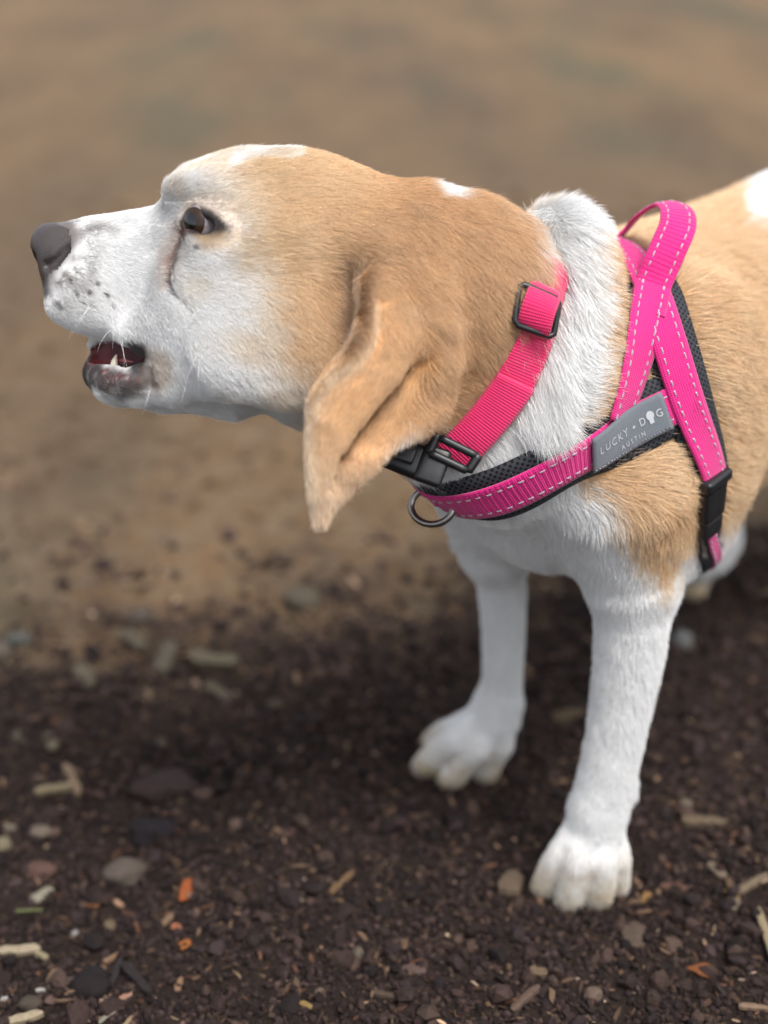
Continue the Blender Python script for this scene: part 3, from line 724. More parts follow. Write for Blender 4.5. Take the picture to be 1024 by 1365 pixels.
def mirror_body(p): p = np.asarray(p); l = (p-C0) @ LF; return p-2*l[..., None]*LF
def tube(name, pts, r, mat, parent, seg=10, closed=False, flat=1.0):
    p = np.array(pts, float); m = len(p); T = np.gradient(p, axis=0) if not closed else np.roll(p, -1, 0)-np.roll(p, 1, 0)
    T /= np.linalg.norm(T, axis=1)[:, None]; r = np.broadcast_to(np.asarray(r, float), (m,))
    n = np.cross(T[0], [0.3, 0.1, 1.0]); n /= np.linalg.norm(n); V = []
    for i in range(m):
        n = n-(n @ T[i])*T[i]; n /= np.linalg.norm(n); bb = np.cross(T[i], n)
        for a in np.linspace(0, 2*np.pi, seg, endpoint=False): V.append(p[i]+r[i]*(np.cos(a)*n+flat*np.sin(a)*bb))
    F = []
    for i in range(m if closed else m-1):
        for j in range(seg): F.append((i*seg+j, i*seg+(j+1) % seg, ((i+1) % m)*seg+(j+1) % seg, ((i+1) % m)*seg+j))
    V = np.array(V); F = np.array(F)
    if not closed:
        a, z = len(V), len(V)+1; V = np.r_[V, [p[0]-T[0]*r[0]*.4], [p[-1]+T[-1]*r[-1]*.4]]
        F = np.r_[F, [(a, (j+1) % seg, j, j) for j in range(0)] or np.zeros((0, 4), int)]
        cap = [(a, (j+1) % seg, j) for j in range(seg)]+[(z, (m-1)*seg+j, (m-1)*seg+(j+1) % seg) for j in range(seg)]
        me = bpy.data.meshes.new(name); me.from_pydata(V.tolist(), [], F.tolist()+cap); me.polygons.foreach_set('use_smooth', [True]*len(me.polygons)); me.update()
        me.materials.append(mat); o = bpy.data.objects.new(name, me); COL.objects.link(o)
    else: o = mesh_np(name, V, F, mat, None)
    if parent is not None: reparent(o, parent)
    return o
def block(name, c, ax, dims, mat, parent, bev=.0015, taper=None):
    """bevelled block: centre, three axes (unit rows), full sizes; taper = width factor at the +x end"""
    bm = bmesh.new(); bmesh.ops.create_cube(bm, size=1.0)
    bmesh.ops.subdivide_edges(bm, edges=bm.edges[:], cuts=2, use_grid_fill=True)
    for v in bm.verts:
        v.co = Vector((v.co.x*dims[0], v.co.y*dims[1], v.co.z*dims[2]))
        if taper is not None: v.co.y *= 1+(taper-1)*(v.co.x/dims[0]+.5)
    ed = [e for e in bm.edges if len(e.link_faces) == 2 and e.calc_face_angle(0) > .8]
    bmesh.ops.bevel(bm, geom=ed, offset=bev, segments=3, profile=.5, affect='EDGES')
    A = np.array(ax, float)
    for v in bm.verts: v.co = Vector(np.array(c)+np.array(v.co) @ A)
    bmesh.ops.recalc_face_normals(bm, faces=bm.faces[:])
    me = bpy.data.meshes.new(name); bm.to_mesh(me); bm.free(); me.polygons.foreach_set('use_smooth', [True]*len(me.polygons)); me.update()
    me.materials.append(mat); o = bpy.data.objects.new(name, me); COL.objects.link(o)
    if parent is not None: reparent(o, parent)
    return o
def axes_from(x, n):
    x = np.array(x, float); x /= np.linalg.norm(x); n = np.array(n, float); n -= (n @ x)*x; n /= np.linalg.norm(n)
    return np.array([x, np.cross(n, x), n])

# ---- harness
HZ = hit(640, 655)
harness = empty('dog_harness', tuple(HZ), 'pink webbing harness with black mesh padding round the chest and back of the dog', 'harness')
chest_px = [(592, 668), (615, 669), (650, 660), (700, 640), (755, 608), (800, 584), (850, 558), (900, 534), (916, 526)]
near = [hit(*p) for p in chest_px]
front = [np.array(v) for v in mirror_body(np.array(near[::-1]))]
keepf = [v-np.array([0, 0, .030]) for v in front if (v-C0) @ LF < -.040]; nearf = [v for v in near if (v-C0) @ LF > .006]
cpath = keepf+nearf
cp_, cn_ = lay(cpath, n=10)
pad, psf = ribbon('chest_pad', cp_, cn_, .0335, .0042, .0012, MESHPAD, harness, cols=12, drape=True, edge=.5)
strap, csf = ribbon('chest_strap', cp_, cn_, .0200, .0016, .0060, PINK, harness, ribs=(.0026, .00028), press=False, drape=True)
csf['thick'] = .0016
stitches(csf, strap, (-.0062, .0062), u1=csf['s'][np.argmin(np.linalg.norm(csf['P']-hit(893, 540), axis=1))])
# girth band over the withers and down the side
gpx = [(812, 332), (836, 352), (858, 384), (873, 425), (888, 472), (905, 530), (922, 580), (936, 622), (942, 652), (936, 692), (916, 728), (900, 742)]
gnear = [hit(*p) for p in gpx]
gnear = [g for g in gnear if g is not None]
gtop = gnear[:9]; gm = [v for v in mirror_body(np.array(gtop[1:][::-1]))]
gpath = gm+[(gtop[0]+mirror_body(gtop[0]))/2+np.array([0, 0, .004])]+gtop[1:]
gp_, gn_ = lay(gpath, n=10)
gpad, gpsf = ribbon('girth_pad', gp_, gn_, .0300, .0030, .0012, MESHPAD, harness, cols=10, drape=True, edge=.5, shift=.0030)
gstrap, gsf = ribbon('girth_strap', gp_, gn_, .0195, .0015, .0066, PINK, harness, drape=True, press=False); gsf['thick'] = .0015
stitches(gsf, gstrap, (-.0058, .0058))
low = [gnear[8], hit(938, 690)]+[cam2world(B(-.040, .060, .205)), cam2world(B(-.045, .034, .188)), cam2world(B(-.045, 0, .180))]
belly = low+[v for v in mirror_body(np.array(low[:-1][::-1]))]
bp_, bn_ = lay(belly, n=8)
bpad, _ = ribbon('belly_pad', bp_, bn_, .0200, .0028, .0010, BINDING, harness, cols=8, drape=True, edge=.5)
bstrap, bsf = ribbon('belly_strap', bp_, bn_, .0070, .0014, .0042, PINK, harness, drape=True, press=False); bsf['thick'] = .0014
stitches(bsf, bstrap, (-.0025, .0025))
# shoulder strap, running off the back into the handle
spx = [(808, 560), (822, 522), (838, 474), (853, 428), (867, 388)]
sn = [hit(*p) for p in spx]
sp_, sn_ = lay(sn, n=6)
sstrap, ssf = ribbon('shoulder_strap', sp_, sn_, .0195, .0015, .0072, PINK, harness, drape=True, press=False); ssf['thick'] = .0015
stitches(ssf, sstrap, (-.0058, .0058))
spad, _ = ribbon('shoulder_pad', sp_[int(len(sp_)*.52):], sn_[int(len(sn_)*.52):], .0250, .0030, .0012, BINDING, harness, drape=True, edge=.5, shift=.003)
e1 = sp_[-1]+sn_[-1]*.0074; dS = world2cam(e1)[2]; far = hit(818, 332); dF = world2cam(far)[2]
e0 = sp_[-7]+sn_[-7]*.0060; _, Sd_, _ = frames(sp_, sn_); sc0 = world2cam(sp_[-3:]+Sd_[-3:])-world2cam(sp_[-3:]); sc0 = sc0.mean(0); sc0 *= np.sign(sc0[0])
hp = [world2cam(e0), world2cam(e1)+np.array([0, 0, -.0006])]+[P(*v) for v in ((880, 356, dS-.001), (894, 324, dS+.001), (904, 300, dS+.006), (903, 282, dS+.013), (889, 272, dS+.022), (868, 279, dS+.030), (843, 300, dF+.004), (822, 322, dF+.006), (806, 334, dF+.012))]
hs_ = [tuple(sc0), tuple(sc0), tuple(sc0*.6+np.array((.88, .42, .08))*.4), (.88, .42, .12), (.92, .30, .28), (.90, .16, .45), (.72, .20, .66), (.52, .34, .78), (.45, .40, .80), (.5, .35, .80), (.5, .3, .8)]
hw = cam2world(np.array(hp)); org = cam2world(np.zeros((1, 3)))
hsw = cam2world(np.array(hs_))-org
tt = np.r_[0, np.cumsum(np.linalg.norm(np.diff(hw, axis=0), axis=1))]; xx = np.linspace(0, tt[-1], 70)
hc = np.stack([pchip(xx, np.stack([tt, hw[:, i]], 1)) for i in range(3)], 1); hsd = np.stack([pchip(xx, np.stack([tt, hsw[:, i]], 1)) for i in range(3)], 1)
hc = relax(hc, 8); hsd = relax(hsd, 8)
handle, hsf = ribbon('handle', hc, np.tile([0, 0, 1.0], (70, 1)), .0195, .0017, 0.0, PINK, harness, ribs=(.0026, .00022), side=-hsd, press=False); hsf['thick'] = .0017
stitches(hsf, handle, (-.0058, .0058))
# label sewn over the chest strap
def u_of(sf, px, py):
    h = hit(px, py); return sf['s'][np.argmin(np.linalg.norm(sf['P']-h, axis=1))]
ua, ub = u_of(csf, 773, 600), u_of(csf, 879, 544)
sel = np.nonzero((csf['s'] >= ua) & (csf['s'] <= ub))[0]
lab, lsf = ribbon('label_patch', csf['P'][sel], csf['N'][sel], .0205, .0009, .0094, GREY, harness, drape=False, press=False); lsf['thick'] = .0009
lsf['offs'][:] = .0094
dot = stitches(lsf, lab, (-.0088,), dash=.0007, gap=.0013, w=.0005)
LL = lsf['s'][-1]
def lettering(text, u0, v0, size, name='lettering', space=1.0):
    cu = bpy.data.curves.new(name, 'FONT'); cu.body = text; cu.size = size; cu.space_character = space; cu.resolution_u = 3; cu.extrude = 0
    ob = bpy.data.objects.new(name, cu); me = bpy.data.meshes.new_from_object(ob); bpy.data.objects.remove(ob)
    bm = bmesh.new(); bm.from_mesh(me); bmesh.ops.triangulate(bm, faces=bm.faces[:])
    co = np.array([v.co[:] for v in bm.verts]); q = on_strap(lsf, u0+co[:, 0], v0+co[:, 1], .00012)
    for v, w in zip(bm.verts, q): v.co = w
    ex = bmesh.ops.extrude_face_region(bm, geom=bm.faces[:]); nn = Vector(lsf['N'][len(lsf['N'])//2])*.00018
    for g in ex['geom']:
        if isinstance(g, bmesh.types.BMVert): g.co += nn
    bm.to_mesh(me); bm.free(); me.materials.clear(); me.materials.append(PRINT)
    o = bpy.data.objects.new(name, me); COL.objects.link(o); reparent(o, lab); return o, co[:, 0].max()
def glyph(polys, u0, v0, sc):
    bm = bmesh.new()
    for pl in polys:
        q = on_strap(lsf, u0+np.array([p[0] for p in pl])*sc, v0+np.array([p[1] for p in pl])*sc, .0002)
        bm.faces.new([bm.verts.new(v) for v in q])
    ex = bmesh.ops.extrude_face_region(bm, geom=bm.faces[:]); nn = Vector(lsf['N'][len(lsf['N'])//2])*.00016
    for g in ex['geom']:
        if isinstance(g, bmesh.types.BMVert): g.co += nn
    me = bpy.data.meshes.new('emblem'); bm.to_mesh(me); bm.free(); me.materials.append(PRINT)
    o = bpy.data.objects.new('emblem', me); COL.objects.link(o); reparent(o, lab); return o
circ = lambda cx, cy, r, n=14: [(cx+r*math.cos(2*math.pi*i/n), cy+r*math.sin(2*math.pi*i/n)) for i in range(n)]
vT = -.0012; hT = .0058
lettering('LUCKY', LL*.075, vT, hT, space=1.30)
glyph([[(0, .5), (.12, .12), (.5, 0), (.12, -.12), (0, -.5), (-.12, -.12), (-.5, 0), (-.12, .12)]], LL*.575, vT+.0019, .0030)
lettering('D', LL*.655, vT, hT)
glyph([circ(0, .12, .42), [(-.24, -.2), (.24, -.2), (.24, -.62), (-.24, -.62)]], LL*.800, vT+.0022, .0058)
lettering('G', LL*.865, vT, hT)
lettering('AUSTIN', LL*.36, vT-.0054, .0036, space=1.55)
# buckle on the girth strap
ib = np.argmin(np.linalg.norm(gp_-hit(943, 650), axis=1)); bc = hit(938, 662); gt = hit(934, 690)-hit(938, 640); gnm = gn_[ib]
AX = axes_from(gt, gnm)
buckle = block('buckle', bc+AX[2]*.0050, AX, (.024, .0215, .0075), BLACKP, harness, .002, taper=.9)
block('buckle_bar', bc+AX[2]*.0068-AX[0]*.0125, AX, (.0070, .0240, .0070), BLACKP, buckle, .002)
block('buckle_tongue', bc+AX[2]*.0050+AX[0]*.0165, AX, (.012, .0175, .007), BLACKP, buckle, .0018)
# steel ring at the front of the chest strap
cq = world2cam(csf['P']+csf['N']*.008); cpx = CX+FPX*cq[:, 0]/cq[:, 2]; cpy = CY-FPX*cq[:, 1]/cq[:, 2]; ic_ = np.argmin(np.hypot(cpx-588, cpy-658)); dr = cq[ic_, 2]-.0045
ring = []
for a in np.linspace(0, 2*np.pi, 48, endpoint=False):
    ring.append(cam2world(P(576, 675, dr)+np.array([.0108*math.cos(a), .0094*math.sin(a), -.0060*math.cos(a)+.002*math.sin(a)])))
tube('d_ring', ring, .0019, STEEL, harness, 10, closed=True)
a_ = csf['P'][ic_]; n_ = csf['N'][ic_]; rb = ring[int(np.argmin([np.linalg.norm(np.array(v)-(a_+n_*.008)) for v in ring]))]
tabp = np.array([a_+n_*.0065+np.array([.006, 0, .004]), a_+n_*.0090+np.array([.002, 0, .001]), np.array(rb)+n_*.0016, np.array(rb)-(a_-np.array(rb))/np.linalg.norm(a_-np.array(rb))*.0022, np.array(rb)-n_*.0016])
tabp = resample(tabp, .0015)
tab, tsf = ribbon('ring_loop', tabp, np.tile(n_, (len(tabp), 1)), .0110, .0014, .0, PINK, harness, press=False); tsf['thick'] = .0014

# ---- collar
collar = empty('dog_collar', tuple(hit(655, 540)), 'bright pink collar with black plastic buckle behind the ear of the dog', 'collar')
kpx = [(730, 354), (723, 380), (716, 412), (704, 452), (689, 492), (668, 530), (643, 562), (618, 590), (600, 604)]
kn = [hit(*p) for p in kpx]
ND = .752
def mirror_neck(p):
    q = world2cam(p); q[..., 2] = 2*ND-q[..., 2]; return cam2world(q)
top_far = [mirror_neck(k) for k in kn[::-1]]
cloop = kn+[cam2world(P(560, 612, .712)), cam2world(P(530, 612, .722)), cam2world(P(510, 606, .740))]
kp_, kn_ = lay(kn, n=10)
cstrap, ksf = ribbon('collar_strap', kp_, kn_, .0200, .0018, .0052, COLPINK, collar, drape=True); ksf['thick'] = .0018
# up under the loose skin of the nape and down the far side
over = np.array([cam2world(P(712, 352, world2cam(kp_[0])[2]+.016)), cam2world(P(709, 344, world2cam(kp_[0])[2]+.022)), cam2world(P(706, 336, .738)), cam2world(P(696, 338, ND))])
over = np.r_[over, mirror_neck(over[:-1][::-1])]; over = resample(over, .003)
nrm = over-(over[0]+over[-1])/2+np.array([0, 0, -.03]); nrm = relax(over-np.mean([over[0], over[-1], cam2world(P(690, 430, ND))], axis=0), 5); nrm /= np.linalg.norm(nrm, axis=1)[:, None]
ribbon('collar_strap', over, nrm, .0200, .0018, .0012, COLPINK, collar, press=False)
far_n = [mirror_neck(k) for k in kn]; fp_, fn_ = lay(far_n, n=8)
ribbon('collar_strap', fp_, fn_, .0200, .0018, .0052, COLPINK, collar, drape=True)
n0 = int(len(kp_)*.56)
fold, _ = ribbon('strap_fold', kp_[n0:], kn_[n0:], .0198, .0018, .0074, COLPINK, collar, drape=True, press=False)
# slider and the loop of webbing bulging over it
vdir = -(cam2world(np.array([0, 0, 1.]))-org[0])
sc_ = hit(716, 416); dsl = world2cam(sc_)[2]-.0120
fr = [P(692, 379, dsl+.001), P(744, 402, dsl+.004), P(736, 452, dsl+.005), P(684, 434, dsl)]
pts_ = []
for a, b_ in zip(fr, fr[1:]+fr[:1]):
    for t in np.linspace(.10, .90, 6): pts_.append(a+(b_-a)*t)
tube('slider', cam2world(np.array(pts_)-np.array([0, 0, .0050])), .0016, BLACKP, collar, 8, closed=True)
lp = [P(727, 384, dsl+.002), P(724, 395, dsl-.0035), P(718, 412, dsl-.0062), P(713, 430, dsl-.0042), P(708, 446, dsl+.003)]
lw = cam2world(np.array(lp)); lw = resample(lw, .0015)
sdw = (cam2world(np.array([.90, -.42, .10]))-org[0])[None].repeat(len(lw), 0)
ribbon('slider_loop', lw, np.tile(vdir, (len(lw), 1)), .0168, .0016, 0.0, COLPINK, collar, side=sdw, press=False)
# side-release buckle
db = min(world2cam(hit(600, 604))[2], .700)-.012
bx = cam2world(np.array([.94, -.34, -.05]))-org[0]
AXB = axes_from(bx, vdir+np.array([0, 0, .15]))
cb = block('buckle', cam2world(P(531, 607, db+.006)), AXB, (.0300, .0150, .0105), BLACKP, collar, .0032, taper=1.15)
block('buckle_latch', cam2world(P(524, 600, db+.001)), AXB, (.0230, .0085, .0050), BLACKP, cb, .0018)
block('buckle_tongue', cam2world(P(577, 621, db+.002)), AXB, (.0140, .0190, .0080), BLACKP, cb, .002)
ba = cam2world(P(574, 604, db-.002)); bb_ = cam2world(P(622, 627, db-.001))
tube('buckle_bar', [ba+(bb_-ba)*t for t in np.linspace(0, 1, 8)], .0022, BLACKP, cb, 10)
ba = cam2world(P(588, 584, db-.002)); bb_ = cam2world(P(636, 608, db-.001))
tube('buckle_bar', [ba+(bb_-ba)*t for t in np.linspace(0, 1, 8)], .0021, BLACKP, cb, 10)
for (a, b_) in (((583, 579), (572, 604)), ((638, 607), (624, 628))):
    a = cam2world(P(*a, db-.001)); b_ = cam2world(P(*b_, db-.001)); tube('buckle_arm', [a+(b_-a)*t for t in np.linspace(0, 1, 6)], .0024, BLACKP, cb, 8)
rr = [cam2world(P(488, 604, db+.012)+np.array([.0055*math.cos(a), .0048*math.sin(a), .003*math.cos(a)])) for a in np.linspace(0, 2*np.pi, 32, endpoint=False)]
tube('tag_ring', rr, .0008, STEEL, collar, 8, closed=True)
# webbing from the buckle on round the throat to the far side
th = [cam2world(P(516, 602, db+.012)), cam2world(P(500, 596, .735)), cam2world(P(498, 590, .752)), mirror_neck(cam2world(P(530, 606, .712))), mirror_neck(kn[-1])]
tp_, tn_ = lay(th, n=6)
ribbon('throat_strap', tp_, tn_, .0190, .0018, .0035, COLPINK, collar, drape=True)
STRAP_KD = KDTree(len(STRAP_PTS))
for i, v in enumerate(STRAP_PTS): STRAP_KD.insert(v, i)
STRAP_KD.balance()
print('straps', round(time.time()-T0, 1), len(STRAP_PTS))
# ------------------------------------------------------------------ fur: every hair a curve
def grow():
    A, Bq, Cq, Dq = (BW[BF[:, i]] for i in range(4))
    ar = 0.5*np.linalg.norm(np.cross(Cq-A, Dq-Bq), axis=1); fc = (A+Bq+Cq+Dq)/4; fq = world2cam(fc)
    fn = np.cross(Cq-A, Dq-Bq); fn /= np.linalg.norm(fn, axis=1)[:, None]+1e-12
    view = np.array([0, 0, CAMH])-fc; view /= np.linalg.norm(view, axis=1)[:, None]
    facing = (fn*view).sum(1)
    px = CX+FPX*fq[:, 0]/fq[:, 2]; py = CY-FPX*fq[:, 1]/fq[:, 2]
    headish = fq[:, 0] < xh(735)
    dens = np.where(headish & (py < 720), 8.5e6, 3.0e6)
    dens = np.where(px > 1060, 0.5e6, dens)
    dens *= np.where(facing > -.25, 1.0, .18)
    dens[fnose] = 0
    cnt = rng.poisson(ar*dens); fi = np.repeat(np.arange(len(BF)), cnt); n = len(fi)
    u, v = rng.random(n), rng.random(n)
    root = (A[fi]*((1-u)*(1-v))[:, None]+Bq[fi]*(u*(1-v))[:, None]+Cq[fi]*(u*v)[:, None]+Dq[fi]*((1-u)*v)[:, None])
    N = (BN[BF[fi, 0]]*((1-u)*(1-v))[:, None]+BN[BF[fi, 1]]*(u*(1-v))[:, None]+BN[BF[fi, 2]]*(u*v)[:, None]+BN[BF[fi, 3]]*((1-u)*v)[:, None])
    N /= np.linalg.norm(N, axis=1)[:, None]+1e-12
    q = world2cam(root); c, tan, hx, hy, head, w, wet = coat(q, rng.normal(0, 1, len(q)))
    # --- combing direction in lens axes (right, up, away)
    one = np.ones(n)
    def vec(x, y, z=0.0): return np.stack([x*one, y*one, z*one], 1)
    comb = vec(1.0, -0.12)                                                     # face: nose to nape
    k = smooth01(330, 430, hy)*(hx < 480); comb = comb+(vec(.8, -.62)-comb)*k[:, None]         # cheek, jaw
    k = smooth01(430, 560, hx)*(hx < 760); comb = comb+(vec(.72, -.70)-comb)*k[:, None]        # nape
    k = (hx < 480)*smooth01(500, 540, hy); comb = comb+(vec(.85, -.52)-comb)*k[:, None]
    k = (hx > 205)*(hx < 300)*(hy < 270); comb = comb+(vec(.75, .55)-comb)*(k*.6)[:, None]
    isruff = smooth01(670, 720, hx)*smooth01(610, 560, hy)*smooth01(800, 765, hx+.25*(hy-400)*(hy > 400))
    comb = comb+(vec(.35, -.95, 0)-comb)*isruff[:, None]
    back = rotc(-FW*1.0+np.array([0, 0, -.45]))
    k = smooth01(780, 815, hx); comb = comb+(back[None]-comb)*k[:, None]
    k = smooth01(640, 720, hy)*(hx > 560); comb = comb+(rotc(np.array([.1, 0, -1.0]))[None]-comb)*k[:, None]
    k = (hx > 480)*(hx < 780)*smooth01(570, 610, hy)*smooth01(690, 640, hy); comb = comb+(vec(.25, -.95)-comb)*(k*.8)[:, None]
    # ears follow their own length
    de = np.full(n, 1.0); er = np.zeros(n); ec = np.zeros(n); nearear = (hx > 400)*(hx < 610)*(hy > 320)*(hy < 710)
    for kd, sd in zip(EARS, (1, -1)):
        sel = np.nonzero(nearear & ((q[:, 2] < DM) == (sd > 0)))[0]
        for i in sel:
            _, k_, d_ = kd.find(q[i])
            if d_ < de[i]:
                de[i] = d_; r_, c_ = (k_//70)/149, (k_ % 70)/69
                er[i], ec[i] = r_, c_
    row_, col_ = er, ec
    isear = de < .0042
    we = smooth01(.0060, .0032, de)*(1-smooth01(.66, .95, col_)*smooth01(.62, .42, row_))*smooth01(.02, .20, row_)
    edir = np.where((hy < 470)[:, None], vec(.10, -1.0), vec(-.42, -.91)); edir = np.where((hy > 600)[:, None], vec(.05, -1.0), edir)
    comb += (edir-comb)*we[:, None]
    comb += np.stack([noise3(q, 60., s)*.24+noise3(q, 180., s+3)*.12 for s in (21, 22, 23)], 1)
    comb += rng.normal(0, .10, (n, 3))
    cw = np.stack([comb[:, 0], comb[:, 2]*cp+comb[:, 1]*sp, -comb[:, 2]*sp+comb[:, 1]*cp], 1)
    cw -= (cw*N).sum(1)[:, None]*N; cw /= np.linalg.norm(cw, axis=1)[:, None]+1e-9
    # --- length
    L = np.interp(hx, [50, 110, 200, 300, 420, 560, 690], [.0022, .0032, .0042, .0058, .0080, .0100, .0120])
    k = smooth01(330, 270, hy)*smooth01(560, 440, hx)*(hx > 225); L = L+(.0055-L)*k
    L = L+(.0165-L)*isruff
    L = np.where(hx > 800, .0115, L); L = np.where((hy > 720) & (hx > 560), .0060, L); L = np.where((w[:, 2] < .05), .0042, L)
    L = np.where((hx > 480) & (hx < 790) & (hy > 570) & (hy < 720), .0095, L)
    L += (np.where(hy > 640, .0062, .0050)-L)*we
    dl = np.minimum(polydist(hx, hy, LIDPOLY), 0); L = np.where((hx < 340) & (hy < 350), np.minimum(L, .0010+(-dl)*.00018), L)
    dn = np.maximum(-polydist(hx, hy, NOSEPOLY), 0); L = np.where(hx < 140, np.minimum(L, .0007+dn*.00010), L)
    fd = np.full(n, 99.0)
    fm = (hx < 300)*(hy > 290)*(hy < 430)
    fxy = np.array([(a[0], a[1]) for a in FOLD]); s_ = np.nonzero(fm)[0]
    fd[s_] = np.sqrt(((np.stack([hx[s_], hy[s_]], 1)[:, None]-fxy[None])**2).sum(2)).min(1)
    L *= np.clip(.40+fd/8, 0, 1)
    L *= rng.uniform(.7, 1.2, n)*(1+.15*noise3(q, 120., 31))
    jaw = (hx < 200)*(hy > 470); L = np.where(jaw, L*.8, L); L = np.where(jaw & (hy < 520), np.minimum(L, .0013), L)
    keep = (wet < .4) & (L > .0004)
    root, N, cw, L, c, hx, hy, we, tan, q = (a[keep] for a in (root, N, cw, L, c, hx, hy, we, tan, q)); n = len(root)
    ug = np.zeros(n, bool)                                                     # hair pressed flat under a strap
    cand = np.nonzero((hx > 480) & (hx < 1000) & (hy > 250) & (hy < 800))[0]
    for i in cand: ug[i] = STRAP_KD.find(root[i])[2] < .0016
    L = np.where(ug, np.minimum(L, .0035), L)
    lift = np.radians((20-9*we)+rng.normal(0, 6, n))+.10*noise3(q, 150., 41)
    lift = np.clip(lift, .06, 1.0)+np.where((hx > 680) & (hx < 820) & (hy < 620), .22, 0)
    lift = np.where(ug, .03, lift)
    K = 5; pts = np.empty((n, K, 3)); pts[:, 0] = root-N*.0003
    cur = pts[:, 0].copy(); side = np.cross(N, cw); bend = rng.normal(0, .16, n)
    for j in range(1, K):
        s = (j-.5)/(K-1); a = lift*(1.25-.8*s)
        d = cw*np.cos(a)[:, None]+N*np.sin(a)[:, None]+side*(bend*s)[:, None]
        d[:, 2] -= .10*s
        cur = cur+d*(L/(K-1))[:, None]; pts[:, j] = cur
    vari = np.exp(rng.normal(0, .13, n))
    light = rng.random(n) < .16
    c = c*vari[:, None]; c = np.where((light & (tan > .3))[:, None], c*1.30+.07, c)
    dark = rng.random(n) < .02
    c = np.where((dark & (tan > .5))[:, None], c*.6, c)
    tipc = c+(np.array([.85, .78, .66])-c)*(.20*tan+.05)[:, None]
    t = np.linspace(0, 1, K)[None, :, None]
    col = np.clip(c[:, None]*(1-t)+tipc[:, None]*t, .008, .92)
    rad = np.array([.85, 1.0, .85, .6, .18])[None]*np.where(hx < 735, .000062, .000100)[:, None]*rng.uniform(.75, 1.2, n)[:, None]
    return pts, col, rad
pts, col, rad = grow()
n, K = pts.shape[:2]
fur_d = bpy.data.hair_curves.new('fur'); fur_d.add_curves([K]*n)
fur_d.attributes['position'].data.foreach_set('vector', pts.astype(np.float32).ravel())
ra = fur_d.attributes.get('radius') or fur_d.attributes.new('radius', 'FLOAT', 'POINT'); ra.data.foreach_set('value', rad.astype(np.float32).ravel())
cc_ = fur_d.attributes.new('coat', 'FLOAT_COLOR', 'POINT'); cc_.data.foreach_set('color', np.concatenate([col, np.ones((n, K, 1))], 2).astype(np.float32).ravel())
fur_d.materials.append(HAIR)
fur = bpy.data.objects.new('fur', fur_d); COL.objects.link(fur); reparent(fur, dog); tag(fur, kind='stuff')
print('fur', n, round(time.time()-T0, 1))
# ------------------------------------------------------------------ eyes, teeth, tongue, whiskers, claws
SCLERA = plain('eye_white', (.24, .205, .215), .15, spec=.6, var=(300., .12)); IRIS = plain('iris_brown', (.030, .015, .009), .22, spec=.35); PUPIL = plain('pupil_black', (.004, .004, .004), .06, spec=.8)
TOOTH = plain('tooth', (.72, .64, .48), .3); GUM = plain('tongue_pink', (.30, .065, .075), .28, bump=(400., .4, .0006), var=(150., .3)); HORN = plain('claw_horn', (.34, .26, .20), .45)
WHISK = plain('whisker', (.80, .78, .74), .4)
def cap(name, c, r, d, ang, mat, parent, rings=10, seg=28):
    d = np.array(d, float); d /= np.linalg.norm(d); a = np.cross(d, [0, 1, .2]); a /= np.linalg.norm(a); b = np.cross(d, a)
    V = []
    for i in range(1, rings+1):
        t = ang*i/rings
        for j in range(seg):
            p = 2*np.pi*j/seg; V.append(c+r*(math.cos(t)*d+math.sin(t)*(math.cos(p)*a+math.sin(p)*b)))
    F = [(i*seg+j, i*seg+(j+1) % seg, (i+1)*seg+(j+1) % seg, (i+1)*seg+j) for i in range(rings-1) for j in range(seg)]
    V.append(c+r*d); k = len(V)-1
    me = bpy.data.meshes.new(name); me.from_pydata([tuple(cam2world(v)) for v in V], [], F+[(k, (j+1) % seg, j) for j in range(seg)]); me.polygons.foreach_set('use_smooth', [True]*len(me.polygons)); me.update()
    me.materials.append(mat); o = bpy.data.objects.new(name, me); COL.objects.link(o); reparent(o, parent); return o
for sd in (1, -1):
    gaze = np.array([-.55, -.08, -.82*sd])
    e = cap('eye', EYE_C[sd], ER, gaze, math.pi*.995, SCLERA, dog, 26, 36)
    cap('iris', EYE_C[sd], ER+.00012, gaze, .80, IRIS, e); cap('pupil', EYE_C[sd], ER+.00022, gaze, .40, PUPIL, e)
def cone_tooth(px, py, z, h, r, lean=(0, 1, 0), name='tooth', mat=None, parent=None):
    b = Hp(px, py, z); l = np.array(lean, float); l /= np.linalg.norm(l)
    n = 6; pts = [cam2world(b+l*h*(i/(n-1))+np.array([.0010*(i/(n-1))**2, 0, 0])) for i in range(n)]
    return tube(name, pts, [r*(1-(i/(n-1))**1.8*.85) for i in range(n)], mat or TOOTH, parent or dog, 8)
for sd in (1, -1):
    cone_tooth(152, 489, .0118*sd, .0062, .0021, (.05, 1, .0))
    for (x, z) in ((137, .0030), (139, .0062)): cone_tooth(x, 488, z*sd, .0022, .0010)
    for x in (163, 171): cone_tooth(x, 496, .0140*sd, .0028, .0015)
tg = []
for i, t in enumerate(np.linspace(0, 1, 14)):
    tg.append((136+62*t, 484+8*t-5*math.sin(t*2.6), .0040+.0065*math.sin(min(1, t*1.6+.15)*math.pi/2), .0028))
V, F = [], []
for (x, y, w, h) in tg:
    for a in np.linspace(0, 2*np.pi, 16, endpoint=False):
        V.append(cam2world(Hp(x, y)+np.array([0, h*math.sin(a)-(.0012*(1-abs(math.cos(a))) if math.sin(a) > 0 else 0), w*math.cos(a)])))
F = [(i*16+j, i*16+(j+1) % 16, (i+1)*16+(j+1) % 16, (i+1)*16+j) for i in range(13) for j in range(16)]
mesh_np('tongue', np.array(V), np.array(F), GUM, dog)
def surf_pt(px, py): return world2cam(hit(px, py))
